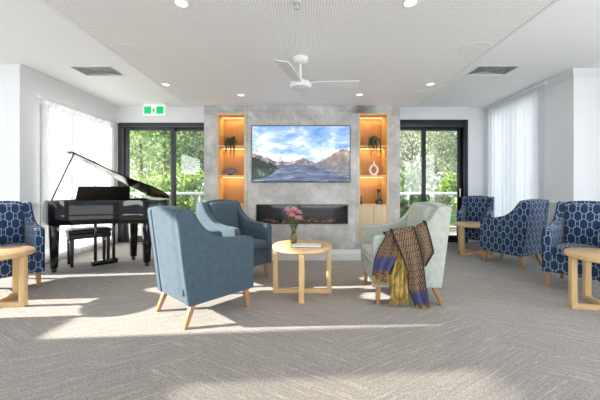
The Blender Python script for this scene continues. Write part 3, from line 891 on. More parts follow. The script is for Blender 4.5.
for tip in stem_tips:
    bm = BM()
    for layer, (n, rr, tilt) in enumerate(((8, .050, .0), (8, .050, .45), (7, .046, .85), (6, .038, 1.2), (4, .028, 1.45))):
        for k in range(n):
            a = 2*PI*k/n+layer*.4; c, s = math.cos(a), math.sin(a)
            ct, st_ = math.cos(tilt), math.sin(tilt)
            rows = []
            for i in range(4):
                f = i/3; d = rr*f; wdt = .021*math.sin(PI*(.15+.75*f))
                zz = d*st_+.006*math.sin(f*PI); d2 = d*ct
                rows.append([tip+Vector((d2*c-wdt*q*s, d2*s+wdt*q*c, zz+.004*abs(q)-.008)) for q in (-1, 0, 1)])
            sheet(bm, rows)
    finish('flower', bm, pk, t, angle=180)
tag(t, 'small olive glass vase of pink flowers on the middle oak table', 'vase')

# open book
t = empty('open_book', (.03, 3.19, .5305), R(-4))
bm = BM(); box(bm, -.165, .165, -.085, .085, 0, .004); finish('cover', bm, plain('dark_cover', rgb(58, 58, 62), .5), t, bevel=.001)
for s in (-1, 1):
    bm = BM(); prof = [(0, .0045), (0, .016)] + [(.155*i/8, .0165+.010*math.sin(PI*min(1, i/8*1.15))*(1-.55*i/8)-.004*i/8) for i in range(1, 9)] + [(.155, .0045)]
    prism(bm, [(s*x, z) for x, z in prof], -.078, .078, 'y'); finish('pages', bm, plain('white_pages', rgb(236, 234, 230), .6, var=.02), t)
tag(t, 'open white book lying on the middle oak table before the vase', 'book')

# ------------------------------------------------------------------ grand piano
u = Vector((.70, .714)).normalized(); PO = (-3.11, 4.50)
t = empty('grand_piano', (PO[0], PO[1], 0), math.atan2(u.y, u.x))
TX, BX = -.60, .70
outline = [(TX, 0), (TX, -.22), (TX+.02, -.34), (TX+.10, -.46), (TX+.24, -.54), (TX+.42, -.60), (TX+.60, -.68), (TX+.76, -.80), (TX+.88, -.94), (TX+.98, -1.06), (TX+1.09, -1.12), (TX+1.19, -1.11), (BX-.03, -1.03), (BX, -.9), (BX, 0)]
def off(pts, d):
    n = len(pts); cx = sum(p[0] for p in pts)/n; cy = sum(p[1] for p in pts)/n
    out = []
    for x, y in pts:
        v = Vector((cx-x, cy-y)); v = v.normalized()*d if v.length else v
        out.append((x+v.x, y+v.y))
    return out
bm = BM()
prism(bm, outline, .67, .80, 'z')
inn = off(outline, .055)
A = [bm.verts.new((x, y, .801)) for x, y in outline]; B = [bm.verts.new((x, y, .985)) for x, y in outline]
C = [bm.verts.new((x, y, .985)) for x, y in inn]; D = [bm.verts.new((x, y, .80)) for x, y in inn]
n = len(outline)
for i in range(n):
    j = (i+1) % n
    for P_, Q_ in ((A, B), (B, C), (C, D)): bm.faces.new((P_[i], P_[j], Q_[j], Q_[i]))
finish('case', bm, 'lacquer', t, bevel=.003, angle=30)
bm = BM(); prism(bm, off(outline, .06), .802, .90, 'z'); finish('soundboard', bm, 'brass', t)
bm = BM(); box(bm, TX, BX, .001, .27, .67, .735); finish('key_bed', bm, 'lacquer', t, bevel=.003)
for a, b in ((TX, TX+.075), (BX-.075, BX)):
    bm = BM(); prism(bm, [(.001, .736), (.001, .98), (.05, .955), (.13, .89), (.25, .875), (.268, .86), (.268, .736)], a, b, 'x'); finish('cheek', bm, 'lacquer', t, bevel=.004)
bm = BM()
kx0, kx1 = TX+.08, BX-.08; nk = 52; kw = (kx1-kx0)/nk
for i in range(nk): box(bm, kx0+i*kw+.0006, kx0+(i+1)*kw-.0006, .05, .20, .736, .762)
for i in range(nk-1):
    if i % 7 in (0, 2, 3, 5, 6): box(bm, kx0+(i+1)*kw-.006, kx0+(i+1)*kw+.006, .05, .145, .7625, .775, 1)
k_ = finish('keyboard', bm, ['white_key', 'black'], t, smooth=False)
bm = BM(); prism(bm, [(.002, .736), (.002, .98), (.02, .98), (.046, .80), (.046, .736)], TX+.076, BX-.076, 'x'); finish('fallboard', bm, 'lacquer', t, bevel=.003)
# lid, hinged on the bass side, open toward the treble side
lid_a = R(30); hx, hz = BX, .995
def lidpt(x, y, th): 
    d = hx-x; return (hx-d*math.cos(lid_a)-th*math.sin(lid_a), y, hz+d*math.sin(lid_a)-th*math.cos(lid_a)*-1)
lo_ = [(x-(.015 if x < 0 else 0), y-.012) for x, y in outline if y < -.2] 
lo_ = [(TX+.06, -.24)] + [p for p in lo_ if p[0] > TX+.04] + [(BX+.001, -.24)]
bm = BM()
A = [bm.verts.new(lidpt(x, y, 0)) for x, y in lo_]; B = [bm.verts.new(lidpt(x, y, .03)) for x, y in lo_]
bm.faces.new(A); bm.faces.new(B[::-1])
for i in range(len(lo_)): j = (i+1) % len(lo_); bm.faces.new((A[i], A[j], B[j], B[i]))
ld = finish('lid', bm, 'lid', t, angle=30)
bm = BM(); fp = [(TX-.015, -.25), (TX-.015, -.60), (BX-.02, -.60), (BX-.02, -.25)]
fp = [(TX+.08, -.25), (TX+.14, -.44), (TX+.42, -.56), (BX-.02, -.56), (BX-.02, -.25)]
A = [bm.verts.new(lidpt(x, y, .0305)) for x, y in fp]; B = [bm.verts.new(lidpt(x, y, .055)) for x, y in fp]
bm.faces.new(A); bm.faces.new(B[::-1])
for i in range(len(fp)): j = (i+1) % len(fp); bm.faces.new((A[i], A[j], B[j], B[i]))
finish('front_flap', bm, 'lid', ld, angle=30)
bm = BM(); pe = lidpt(TX+.10, -.40, 0); tube(bm, [(TX+.05, -.27, .98), (pe[0], pe[1], pe[2])], .012, 8); finish('lid_prop', bm, 'black', t)
# music desk
bm = BM(); hexa(bm, [(-.27, -.10, .99), (.42, -.10, .99), (.42, -.085, .99), (-.27, -.085, .99)], [(-.25, -.19, 1.175), (.40, -.19, 1.175), (.40, -.175, 1.175), (-.25, -.175, 1.175)])
md = finish('music_desk', bm, 'black', t, bevel=.004)
bm = BM(); box(bm, -.27, .42, -.085, -.03, .985, 1.0); finish('music_ledge', bm, 'black', md, bevel=.003)
def pleg(x, y):
    bm = BM(); r0, r1 = .058, .04
    hexa(bm, [(x-r1, y-r1, .06), (x+r1, y-r1, .06), (x+r1, y+r1, .06), (x-r1, y+r1, .06)], [(x-r0, y-r0, .669), (x+r0, y-r0, .669), (x+r0, y+r0, .669), (x-r0, y+r0, .669)])
    o = finish('leg', bm, 'lacquer', t, bevel=.006)
    bm = BM(); lathe(bm, [(0, 0), (.024, 0), (.03, .02), (.03, .045), (.018, .06), (0, .06)], (x, y, 0), 14); finish('castor', bm, 'black', o)
pleg(-.50, -.06); pleg(.48, -.06); pleg(.50, -.62)
bm = BM(); ly = -.20
for x in (-.055, .175): box(bm, x-.018, x+.018, ly-.02, ly+.02, .10, .67)
box(bm, -.10, .22, ly-.05, ly+.06, .035, .10)
lr = finish('pedal_lyre', bm, 'lacquer', t, bevel=.005)
for x in (0, .06, .12):
    bm = BM(); tube(bm, [(x, ly+.05, .045), (x, ly+.13, .04), (x, ly+.15, .032)], .010, 8); finish('pedal', bm, 'brass', lr)
tag(t, 'glossy black grand piano with raised lid by the left window', 'piano')

# bench
t = empty('piano_bench', (-3.30, 4.60, 0), math.atan2(u.y, u.x))
bm = BM(); softbox(bm, -.27, .27, -.17, .17, .465, .535, .025, (0, 0, .015), 6); finish('seat', bm, 'leather', t)
bm = BM(); box(bm, -.26, .26, -.16, .16, .40, .464); finish('apron', bm, 'black', t, bevel=.004)
for sx in (-1, 1):
    for sy in (-1, 1):
        bm = BM(); x, y = sx*.225, sy*.13; hexa(bm, [(x-.018, y-.018, 0), (x+.018, y-.018, 0), (x+.018, y+.018, 0), (x-.018, y+.018, 0)], [(x-.024, y-.024, .40), (x+.024, y-.024, .40), (x+.024, y+.024, .40), (x-.024, y+.024, .40)])
        finish('leg', bm, 'black', t, bevel=.003)
    bm = BM(); box(bm, sx*.225-.012, sx*.225+.012, -.11, .11, .33, .36); finish('stretcher', bm, 'black', t, bevel=.003)
tag(t, 'black padded piano bench tucked behind the grand piano', 'bench')

# ------------------------------------------------------------------ throw over the green chair's near arm
Ys = 3.315-.78/2          # near side plane of the chair
SC = F/(Ys-.03)
def sx_(px): return (px-CX)/SC
def sz_(py): return HC-(py-CY)/SC
tw_, nt, p = new_mat('woven_throw')
uvn = nt.nodes.new('ShaderNodeTexCoord'); sp = nt.nodes.new('ShaderNodeSeparateXYZ'); nt.links.new(uvn.outputs['UV'], sp.inputs[0])
uu, vv = sp.outputs[0], sp.outputs[1]
ck = nt.nodes.new('ShaderNodeTexChecker'); ck.inputs['Scale'].default_value = 66; nt.links.new(uvn.outputs['UV'], ck.inputs[0])
ck.inputs[1].default_value = rgb(50, 40, 46); ck.inputs[2].default_value = rgb(156, 128, 90)
bn = mth(nt, 'FRACT', mth(nt, 'MULTIPLY', vv, 26))
c = mix(nt, mth(nt, 'MULTIPLY', mth(nt, 'LESS_THAN', bn, .22), .6), ck.outputs[0], rgb(70, 54, 54))
bd = nt.nodes.new('ShaderNodeAttribute'); bd.attribute_name = 'band'
sep = nt.nodes.new('ShaderNodeSeparateColor'); nt.links.new(bd.outputs['Color'], sep.inputs[0])
fineb = noise(nt, coords(nt, 'Object'), 160, 2)
c = mix(nt, sep.outputs[2], c, mix(nt, fineb, rgb(42, 44, 82), rgb(86, 90, 140)))
gn = noise(nt, coords(nt, 'Object', (1, 1, .25)), 34, 4, .7)
c = mix(nt, sep.outputs[0], c, ramp(nt, gn, [(.36, rgb(84, 64, 28)), (.5, rgb(150, 122, 56)), (.66, rgb(208, 182, 108))]))
c = mix(nt, sep.outputs[1], c, rgb(34, 30, 40))
nt.links.new(c, p.inputs['Base Color']); p.inputs['Roughness'].default_value = .9; bump(nt, fineb, p, .4, .003)

def arm_top_z(X):
    """height of the green chair arm at world x (front at .69, faces -x)"""
    L, rake, H, za = .66, .10, .985, .69
    prof = S_curve(L, rake, H, za)[6:18]
    y = L/2-(X-.69)
    for (y0, z0), (y1, z1) in zip(prof, prof[1:]):
        if y0 <= y <= y1: return z0+(z1-z0)*(y-y0)/(y1-y0)
    return prof[0][1] if y < prof[0][0] else prof[-1][1]

def cloth(name, left, right, nrow, ncol, base_off, amp, waves, bandf, parent, over=True, label=None):
    """left/right: px outlines (top to bottom) on the side plane; with over=True the top folds over the arm and down its inside"""
    def along(pl_, f):
        L_ = [0]
        for a, b in zip(pl_, pl_[1:]): L_.append(L_[-1]+math.dist(a, b))
        d = f*L_[-1]
        for k in range(len(pl_)-1):
            if d <= L_[k+1]+1e-9:
                g = (d-L_[k])/(L_[k+1]-L_[k]); return (pl_[k][0]+(pl_[k+1][0]-pl_[k][0])*g, pl_[k][1]+(pl_[k+1][1]-pl_[k][1])*g)
        return pl_[-1]
    bm = BM(); ul = bm.loops.layers.uv.verify(); cl = bm.loops.layers.color.new('band')
    V = []; info = {}
    pre = []
    if over: pre = [(-.14, .115), (-.07, .112), (-.012, .100), (.014, .07), (.016, .03), (.004, .004)]
    for r in range(len(pre)+nrow+1):
        row = []
        for q in range(ncol+1):
            fq = q/ncol
            if r < len(pre):
                l, rr = along(left, 0), along(right, 0); px = l[0]+(rr[0]-l[0])*fq
                X = sx_(px); dz, dy = pre[r]; zt = arm_top_z(X)
                P_ = Vector((X+.01*math.sin(r+q), Ys+dy-base_off*.6, zt+dz+base_off*.8+.004*math.sin(q*1.7))); fv = -(len(pre)-r)*.04
            else:
                f = (r-len(pre))/nrow
                l, rr = along(left, f), along(right, f); px = l[0]+(rr[0]-l[0])*fq; py = l[1]+(rr[1]-l[1])*fq
                X = sx_(px); zz = sz_(py)
                fold = amp*(.35+.65*f)*(.5+.5*math.sin(2*PI*waves*fq+1.3*f+base_off*50)) 
                P_ = Vector((X, Ys-base_off-fold, zz)); fv = f
            v = bm.verts.new(P_); info[v] = (fq, fv); row.append(v)
        V.append(row)
    for a, b in zip(V, V[1:]):
        for i in range(ncol):
            f = bm.faces.new((a[i], a[i+1], b[i+1], b[i]))
            for l in f.loops:
                fq, fv = info[l.vert]; l[ul].uv = (fq*.28, fv*.45); l[cl] = (*bandf(fq, fv), 1)
    bmesh.ops.recalc_face_normals(bm, faces=bm.faces)
    me = bpy.data.meshes.new(name); bm.to_mesh(me); bm.free(); me.materials.append(tw_)
    for f in me.polygons: f.use_smooth = True
    o = bpy.data.objects.new(name, me); COL.objects.link(o); o.parent = parent
    sm = o.modifiers.new('thickness', 'SOLIDIFY'); sm.thickness = .006; sm.offset = 0; sm.use_even_offset = False
    if label: o['label'] = label
    return V, o
t = empty('throw_blanket', (0, 0, 0))
edge = lambda fq, fv: 1.0 if fq < .06 or fq > .93 else 0.0
cloth('blanket_cloth', [(386, 236), (379, 247), (374, 259), (371.5, 275)], [(405, 231), (403, 246), (397, 262), (386, 283)], 22, 30, .014, .044, 2.6,
      lambda fq, fv: (0, edge(fq, fv), 1.0 if .58 < fv+.12*fq < .86 else 0), t, label='brown checked fold with blue band at the arm front')
cloth('blanket_cloth', [(392, 234.5), (399, 251), (407, 271), (407, 288), (415, 306)], [(414, 229), (419, 246), (422, 262), (424, 284), (427.5, 305)], 36, 22, .048, .040, 1.8,
      lambda fq, fv: (0, edge(fq, fv), 1.0 if .80 < fv < .95 else 0), t, label='brown checked tail with blue end band')
cloth('blanket_cloth', [(407, 231), (413, 242), (418, 256), (421, 268)], [(427.5, 225), (431, 238), (434, 252), (425, 266)], 20, 20, .022, .030, 1.8,
      lambda fq, fv: (0, max(edge(fq, fv), 1.0 if fv > .95 else 0), 0), t, label='brown checked fold with dark binding towards the chair back')
cloth('blanket_cloth', [(398, 243), (396, 258), (391, 276), (390, 300)], [(404, 243), (409, 262), (412, 280), (409, 299)], 24, 18, .026, .026, 3.5,
      lambda fq, fv: (1.0, 0, 0), t, over=False, label='golden yellow fold with long fringe')
def fringe(x0, x1, py0, py1, offy, n, mat):
    bm = BM(); rnd = random.Random(int(x0))
    for i in range(n):
        f = (i+.5)/n; px = x0+(x1-x0)*f
        L = rnd.uniform(.7, 1.0); X = sx_(px)
        pts = [(X, Ys-offy, sz_(py0)), (X+rnd.uniform(-.006, .006), Ys-offy-rnd.uniform(0, .01), sz_(py0+(py1-py0)*.5*L)), (X+rnd.uniform(-.012, .012), Ys-offy-rnd.uniform(0, .012), sz_(py0+(py1-py0)*L))]
        tube(bm, pts, [.004, .004, .0025], 5)
    o = finish('fringe', bm, mat, t); return o
gold = plain('gold_fringe', rgb(158, 130, 62), .8, var=.4, scale=60)
fringe(372, 391, 275, 288, .03, 22, gold); fringe(389, 408, 298, 307, .036, 24, gold); fringe(415, 427.5, 304, 312, .06, 22, gold)
tag(t, 'brown and gold checked throw blanket with blue bands over the sage armchair', 'blanket')

# ------------------------------------------------------------------ ceiling fittings
def ceil_pt(px, py, z): Y = F*(z-HC)/(CY-py); return ((px-CX)*Y/F, Y)
warm_l = emit('downlight_glow', (1, .84, .56, 1), 1.6)
base_dl = None
dls = [((181.5, 3), 'near left perforated ceiling'), ((410.5, 2.5), 'near right'), ((172.5, 84.5), ''), ((428, 84), ''), ((241, 95), ''), ((359.5, 94.5), '')]
labs = ['recessed downlight in perforated ceiling nearest the viewer on left', 'recessed downlight in perforated ceiling nearest the viewer on right',
        'small recessed downlight far left near the exit sign', 'small recessed downlight far right beyond the fan beside ceiling edge',
        'small recessed downlight above the left lit niche', 'small recessed downlight between ceiling fan and right lit niche']
for i, (((px, py), _), lb) in enumerate(zip(dls, labs)):
    x, y = ceil_pt(px, py, ZD); y = min(y, YF-.16)
    if i == 0:
        t = empty('downlight', (x, y, ZD))
        bm = BM(); lathe(bm, [(.055, -.0005), (.055, -.004), (.046, -.006), (.042, -.003), (.042, -.0005)], seg=28); finish('rim', bm, 'white', t)
        bm = BM(); lathe(bm, [(0, -.0025), (.041, -.0025)], seg=28); finish('lamp', bm, warm_l, t)
        base_dl = tag(t, lb, 'light', 'recessed ceiling downlights')
    else: t = dup(base_dl, (x, y, ZD), 0, lb)
    if i == 2: t.location = (-1.76, t.location.y, ZD)
    if i == 3: t.location = (1.60, t.location.y, ZD)
    L = bpy.data.lights.new('downlight_spot', 'SPOT'); L.energy = 14; L.spot_size = R(80); L.spot_blend = .6; L.color = (1, .88, .7); L.shadow_soft_size = .04
    lo = bpy.data.objects.new('downlight_spot', L); COL.objects.link(lo); lo.location = (t.location.x, t.location.y, ZD-.02)
# round ceiling speakers
labs = ['round ceiling speaker at left edge of the perforated panel', 'round ceiling speaker at right edge of the perforated panel', 'round ceiling speaker far left beyond small downlight', 'round ceiling speaker far right near stone wall']
for i, ((px, py), lb) in enumerate(zip([(127.5, 50), (475.5, 48.5), (187, 95.5), (418, 94)], labs)):
    x, y = ceil_pt(px, py, ZD)
    if i == 0:
        t = empty('ceiling_speaker', (x, y, ZD))
        bm = BM(); lathe(bm, [(.135, -.0005), (.135, -.003), (.130, -.005), (.124, -.004), (.124, -.0005)], seg=36); finish('rim', bm, 'white', t)
        bm = BM(); lathe(bm, [(0, -.0045), (.08, -.0042), (.123, -.0035)], seg=36); finish('grille', bm, 'speaker', t)
        base_sp = tag(t, lb, 'speaker', 'round ceiling speakers')
    else: t = dup(base_sp, (x, y, ZD), 0, lb)
    t.location.x = max(-1.68, min(1.61, t.location.x)); t.location.y = min(t.location.y, YF-.20)
# vents in the plain ceiling
def vent(x, y, lb):
    t = empty('air_vent', (x, y, ZC)); s, d = .30, .185
    bm = BM()
    for a, b, c_, e in ((-s, s, -d, -d+.02), (-s, s, d-.02, d), (-s, -s+.02, -d+.02, d-.02), (s-.02, s, -d+.02, d-.02)): box(bm, a, b, c_, e, -.005, -.0005)
    finish('vent_frame', bm, 'white', t, bevel=.001)
    bm = BM(); box(bm, -.28, .28, -.165, .165, .135, .155); finish('vent_back', bm, 'vent_dark', t)
    for k in range(4):                              # square rings of sloping blades, stepping inwards
        q = 1-k*.22; q2 = q-.20; a, b = .278*q, .163*q; a2, b2 = .278*q2, .163*q2
        bm = BM(); z0, z1 = .002, .012
        c0 = [(-a, -b), (a, -b), (a, b), (-a, b)]; c1 = [(-a2, -b2), (a2, -b2), (a2, b2), (-a2, b2)]
        lo = [bm.verts.new((p[0], p[1], z1)) for p in c0]; hi = [bm.verts.new((p[0], p[1], z0)) for p in c1]
        for i in range(4): bm.faces.new((lo[i], lo[(i+1) % 4], hi[(i+1) % 4], hi[i]))
        bmesh.ops.solidify(bm, geom=bm.faces[:], thickness=.003)
        finish('louvre', bm, 'vent', t, smooth=False)
    return tag(t, lb, 'vent', 'ceiling air vents')
V1 = vent(-3.0, 4.38, 'rectangular grey air vent in white ceiling above the piano')
dup(V1, (2.73, 4.36, ZC), 0, 'rectangular grey air vent in white ceiling on the right side')
# sprinkler
x, y = ceil_pt(297, 2.5, ZD)
t = empty('sprinkler_head', (x, y, ZD))
bm = BM(); lathe(bm, [(0, -.0005), (.032, -.0005), (.028, -.010), (.012, -.014), (0, -.014)], seg=20); finish('plate', bm, 'vent', t)
bm = BM(); tube(bm, [(0, 0, -.014), (0, 0, -.045)], .006, 8); lathe(bm, [(0, -.045), (.018, -.045), (.016, -.049), (0, -.049)], seg=14); finish('deflector', bm, 'vent', t)
tag(t, 'small sprinkler head in the perforated ceiling between near downlights', 'sprinkler')

# fan
fx_, fy_ = ceil_pt(300.5, 58, ZD)
t = empty('ceiling_fan', (fx_, fy_, ZD))
bm = BM(); lathe(bm, [(0, -.0005), (.075, -.0005), (.078, -.02), (.06, -.05), (.03, -.062), (0, -.062)], seg=28); finish('canopy', bm, 'fan', t)
bm = BM(); tube(bm, [(0, 0, -.05), (0, 0, -.24)], .013, 12); finish('downrod', bm, 'fan', t)
bm = BM(); lathe(bm, [(0, -.215), (.03, -.215), (.045, -.235), (.10, -.25), (.112, -.275), (.10, -.305), (.06, -.322), (0, -.326)], seg=32); finish('motor_housing', bm, 'fan', t)
for a in (0, 79, 255):
    a = R(a); bm = BM(); c, s = math.cos(a), math.sin(a)
    rows = []
    for i in range(9):
        r = .09+.50*i/8; wd = .045+.025*(i/8) if i > 0 else .03
        wd = wd*(1 if i < 8 else .9); tl = R(-14)
        rows.append([Vector((r*c-q*wd*s, r*s+q*wd*c, -.275+q*wd*math.sin(tl))) for q in (-1, -.5, 0, .5, 1)])
    sheet(bm, rows); bmesh.ops.recalc_face_normals(bm, faces=bm.faces); bmesh.ops.solidify(bm, geom=bm.faces[:], thickness=.008)
    finish('blade', bm, 'fan', t)
tag(t, 'white three bladed ceiling fan hanging before the concrete wall', 'fan')

# exit sign on the ceiling before the left door
ys = 6.05; k = ys/F
t = empty('exit_sign', ((154.5-CX)*k, ys, ZC))
zc = HC-(110.3-CY)*k-ZC; w_, h_ = 21*k, 10.5*k
bm = BM(); box(bm, -w_/2, w_/2, -.02, .02, zc-h_/2, zc+h_/2); finish('housing', bm, emit('exit_white', rgb(236, 246, 240), .35), t, bevel=.004)
gm = emit('exit_green', rgb(0, 176, 104), .45)
for a, b in ((-w_/2+.012, -w_/2+.155), (w_/2-.165, w_/2-.02)):
    bm = BM(); box(bm, a, b, -.0225, -.0195, zc-.075, zc+.075); finish('green_panel', bm, gm, t)
bm = BM(); y = -.022
dk = emit('exit_figure', rgb(20, 110, 76), .25)
tube(bm, [(-.004, y, zc+.018), (-.012, y, zc-.020)], .012, 6); lathe(bm, [(0, -.012), (.010, -.008), (.013, 0), (.010, .008), (0, .012)], (.006, y, zc+.045), 10)
tube(bm, [(-.012, y, zc-.02), (.012, y, zc-.036), (.010, y, zc-.062)], .006, 6); tube(bm, [(-.012, y, zc-.02), (-.02, y, zc-.045), (-.036, y, zc-.055)], .006, 6)
tube(bm, [(-.004, y, zc+.022), (.018, y, zc+.006), (.030, y, zc+.014)], .005, 6); tube(bm, [(-.004, y, zc+.022), (-.024, y, zc+.012), (-.030, y, zc-.008)], .005, 6)
finish('running_figure', bm, dk, t)
bm = BM(); box(bm, -w_/2+.01, w_/2-.01, -.025, .025, zc+h_/2, zc+h_/2+.035); tube(bm, [(-.1, 0, zc+h_/2+.03), (-.1, 0, -.001)], .007, 8); tube(bm, [(.1, 0, zc+h_/2+.03), (.1, 0, -.001)], .007, 8)
finish('bracket', bm, 'white', t)
tag(t, 'green and white running figure exit sign hanging from ceiling', 'sign')

# ------------------------------------------------------------------ outside
bm = BM(); box(bm, -30, 30, YB+.3, 45, -.25, -.12); struct(finish('ground', bm, 'grass'), 'lawn beyond the deck')
bm = BM()
for i in range(14): box(bm, -6, 6, YB+.19+i*.143, YB+.19+i*.143+.138, -.10, -.02)
struct(finish('floor_deck', bm, 'deck'), 'timber deck outside the glass doors')
def balustrade(x0, x1, label):
    y = 8.1; t = empty('balustrade', ((x0+x1)/2, y, -.02)); hw = (x1-x0)/2
    bm = BM(); box(bm, -hw, hw, -.04, .04, .99, 1.06); finish('top_rail', bm, 'rail', t, bevel=.01)
    bm = BM(); box(bm, -hw, hw, -.02, .02, .10, .14); finish('bottom_rail', bm, 'rail', t, bevel=.006)
    for i in range(4):
        x = -hw+.03+i*(2*hw-.06)/3; bm = BM(); box(bm, x-.025, x+.025, -.025, .025, 0, .99); finish('post', bm, 'rail', t, bevel=.004)
    for i in range(3):
        a = -hw+.03+i*(2*hw-.06)/3+.04; b = -hw+.03+(i+1)*(2*hw-.06)/3-.04
        bm = BM(); box(bm, a, b, -.005, .005, .16, .97); finish('glass_panel', bm, 'glass', t)
    return tag(t, label, 'railing', 'white deck railings')
balustrade(-6.0, -1.2, 'white deck railing outside the door behind the piano')
balustrade(1.2, 6.0, 'white deck railing outside the black door on right')

def foliage_mesh(n, rx, ry, rz, ls, seed, shell=.35, gap=0):
    rnd = random.Random(seed); bm = BM()
    cl_ = [Vector((rnd.gauss(0, .5)*rx, rnd.gauss(0, .5)*ry, rnd.gauss(0, .45)*rz)) for _ in range(26)]
    for i in range(n):
        c = rnd.choice(cl_); p = c+Vector((rnd.gauss(0, rx*.17), rnd.gauss(0, ry*.17), rnd.gauss(0, rz*.17)))
        if (p.x/rx)**2+(p.y/ry)**2+(p.z/rz)**2 > 1.1: continue
        a = Vector((rnd.gauss(0, 1), rnd.gauss(0, 1), rnd.gauss(0, 1))).normalized()
        b = a.cross(Vector((rnd.gauss(0, 1), rnd.gauss(0, 1), rnd.gauss(0, 1)))).normalized()
        L = ls*rnd.uniform(.6, 1.3); w = L*.28
        V = [bm.verts.new(q) for q in (p-a*L*.5, p+b*w, p+a*L*.5, p-b*w)]
        bm.faces.new(V)
    return bm
def tree(x, y, zc_, r3, n, ls, mat, seed, label, trunk=.09, name='tree', cat='tree', lean=0):
    t = empty(name, (x, y, -.13))
    bm = foliage_mesh(n, *r3, ls, seed)
    bmesh.ops.translate(bm, verts=bm.verts, vec=(lean, 0, zc_+.13))
    finish('foliage', bm, mat, t, smooth=False)
    bm = BM(); rnd = random.Random(seed+50)
    top = zc_+r3[2]*.4
    tube(bm, [(0, 0, 0), (lean*.2+.05, 0, top*.35), (lean*.5-.04, 0, top*.7), (lean, 0, top)], [trunk, trunk*.85, trunk*.65, trunk*.3], 9)
    for k in range(5):
        a = rnd.uniform(0, 2*PI); z = top*rnd.uniform(.5, .85)
        tube(bm, [(lean*.5, 0, z), (lean*.5+math.cos(a)*r3[0]*.3, math.sin(a)*r3[1]*.3, z+r3[2]*.3), (lean*.5+math.cos(a)*r3[0]*.6, math.sin(a)*r3[1]*.6, z+r3[2]*.45)], [trunk*.4, trunk*.25, trunk*.1], 6)
    finish('trunk', bm, 'bark', t)
    return tag(t, label, cat, 'trees and shrubs outside')
tree(-4.9, 10.6, 3.0, (1.3, 1.2, 1.6), 5200, .13, 'leaf_mid', 21, 'leafy tree with grey trunk seen behind the raised piano lid')
tree(-3.2, 11.6, 3.1, (1.4, 1.2, 1.8), 5200, .14, 'leaf_grey', 22, 'grey green tree seen through right pane of the left door', .13)
tree(-6.8, 12.5, 3.4, (1.6, 1.4, 2.0), 4200, .16, 'leaf_light', 23, 'light green tree at far left of the left door view')
tree(-5.6, 9.1, .95, (.9, .7, .9), 3600, .12, 'leaf_light', 24, 'bright green shrub behind the railing at left door frame', .04, 'shrub', 'shrub')
tree(-3.9, 9.2, 1.0, (1.0, .7, 1.0), 4200, .12, 'leaf_light', 25, 'bright green shrub rising over the railing beside door mullion', .04, 'shrub', 'shrub')
tree(-2.6, 9.0, .8, (.9, .7, .9), 3600, .12, 'leaf_mid', 26, 'green shrub behind the railing next to the concrete wall', .04, 'shrub', 'shrub')
tree(3.9, 10.8, 2.6, (1.4, 1.2, 1.7), 6000, .10, 'leaf_grey', 31, 'pale grey green tree filling the left pane of the black door')
tree(5.8, 11.0, 2.6, (1.5, 1.2, 1.9), 6400, .10, 'leaf_grey', 32, 'pale grey green tree filling the right pane of the black door', .11)
tree(3.2, 9.2, .8, (.9, .6, .9), 3600, .12, 'leaf_mid', 33, 'green shrub behind the railing seen above the sage armchair', .04, 'shrub', 'shrub')
tree(4.9, 9.1, .9, (.9, .6, .9), 3800, .12, 'leaf_light', 34, 'light green shrub behind the railing beside navy corner chair', .04, 'shrub', 'shrub')
tree(2.32, 6.95, .55, (.28, .25, .42), 260, .16, 'leaf_mid', 35, 'potted style leafy plant on the deck just outside the black door', .015, 'leafy_plant', 'plant')
tree(1.5, 13, 3.4, (2.0, 1.4, 2.3), 4200, .18, 'leaf_mid', 36, 'tall tree far behind the left edge of the black door')
tree(7.6, 13.2, 3.4, (2.2, 1.4, 2.4), 4600, .18, 'leaf_mid', 37, 'tall tree far behind the right edge of the black door')
tree(-8.0, 17.0, 3.2, (3.2, 1.4, 3.2), 6500, .26, 'leaf_grey', 39, 'hazy grey green tree at far distance behind the left door jamb')
tree(4.6, 15.5, 2.8, (2.6, 1.2, 3.0), 6500, .2, 'leaf_grey', 40, 'hazy grey green tree at far distance behind the black door mullion')
tree(8.6, 17.0, 3.0, (2.6, 1.2, 3.2), 6000, .24, 'leaf_light', 41, 'hazy light green tree at far distance behind the black door right jamb')
tree(-4.6, 15.0, 3.6, (3.0, 1.4, 2.6), 5600, .22, 'leaf_dark', 38, 'dark tall tree standing far behind the left door')

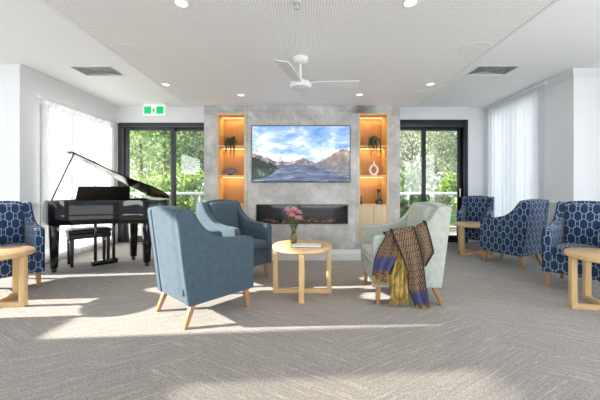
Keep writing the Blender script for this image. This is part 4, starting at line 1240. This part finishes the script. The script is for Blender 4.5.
# ------------------------------------------------------------------ light
W = bpy.data.worlds.new('sky'); S.world = W; W.use_nodes = True
nt = W.node_tree; bg = nt.nodes['Background']
tcw = nt.nodes.new('ShaderNodeTexCoord'); spw = nt.nodes.new('ShaderNodeSeparateXYZ'); nt.links.new(tcw.outputs['Generated'], spw.inputs[0])
nt.links.new(ramp(nt, spw.outputs[2], [(.0, rgb(238, 243, 248)), (.35, rgb(214, 230, 248)), (1, rgb(150, 186, 235))]), bg.inputs[0])
bg.inputs[1].default_value = 1.5
sun = bpy.data.lights.new('sun', 'SUN'); sun.energy = 12; sun.angle = R(1.0); sun.color = (1, .94, .84)
so = bpy.data.objects.new('sun', sun); COL.objects.link(so)
az, el = R(4.6), R(22.4)
d = Vector((math.cos(az)*math.cos(el), math.sin(az)*math.cos(el), -math.sin(el)))
so.rotation_euler = d.to_track_quat('-Z', 'Y').to_euler()
def daylight(name, loc, direction, sx, sy, e, col=(.93, .97, 1)):  # area lamp added on top of sky and sun
    L = bpy.data.lights.new(name, 'AREA'); L.shape = 'RECTANGLE'; L.size = sx; L.size_y = sy; L.energy = e; L.color = col
    o = bpy.data.objects.new(name, L); COL.objects.link(o); o.location = loc
    o.rotation_euler = Vector(direction).to_track_quat('-Z', 'Y').to_euler()
    return o
daylight('fill_front', (0, YN+.02, 1.35), (0, 1, 0), 7.4, 2.0, 52)  # unseen fill lamp behind the viewer, lifts the whole room
daylight('fill_left', (XNL+.0, .1, 2.1), (1, 0, 0), 2.2, .75, 40)  # fill lamp added at the high left opening
# daylight('daylight_left_far', (XNL+.0, 2.9, 1.3), (1, 0, 0), 1.7, 2.3, 9)
daylight('fill_right', (XNR-.0, .2, 1.5), (-1, 0, 0), 3.4, 1.8, 85)  # added fill from the right, brightens ceiling and left pier
daylight('fill_curtain_left', (XL-.25, 5.3, 1.3), (1, 0, 0), 1.6, 2.3, 5)  # lamp added outside the window to brighten the left curtain
daylight('fill_curtain_right', (XR+.25, 5.6, 1.4), (-1, 0, 0), 1.3, 2.5, 16)  # same kind of added backlight for the right curtain

S.view_settings.view_transform = 'Standard'; S.view_settings.look = 'None'
S.view_settings.gamma = 1.0; S.view_settings.use_curve_mapping = False
S.view_settings.exposure = 0.48
S.cycles.use_denoising = True
S.cycles.max_bounces = 10; S.cycles.diffuse_bounces = 6; S.cycles.transparent_max_bounces = 12
S.cycles.sample_clamp_indirect = 6
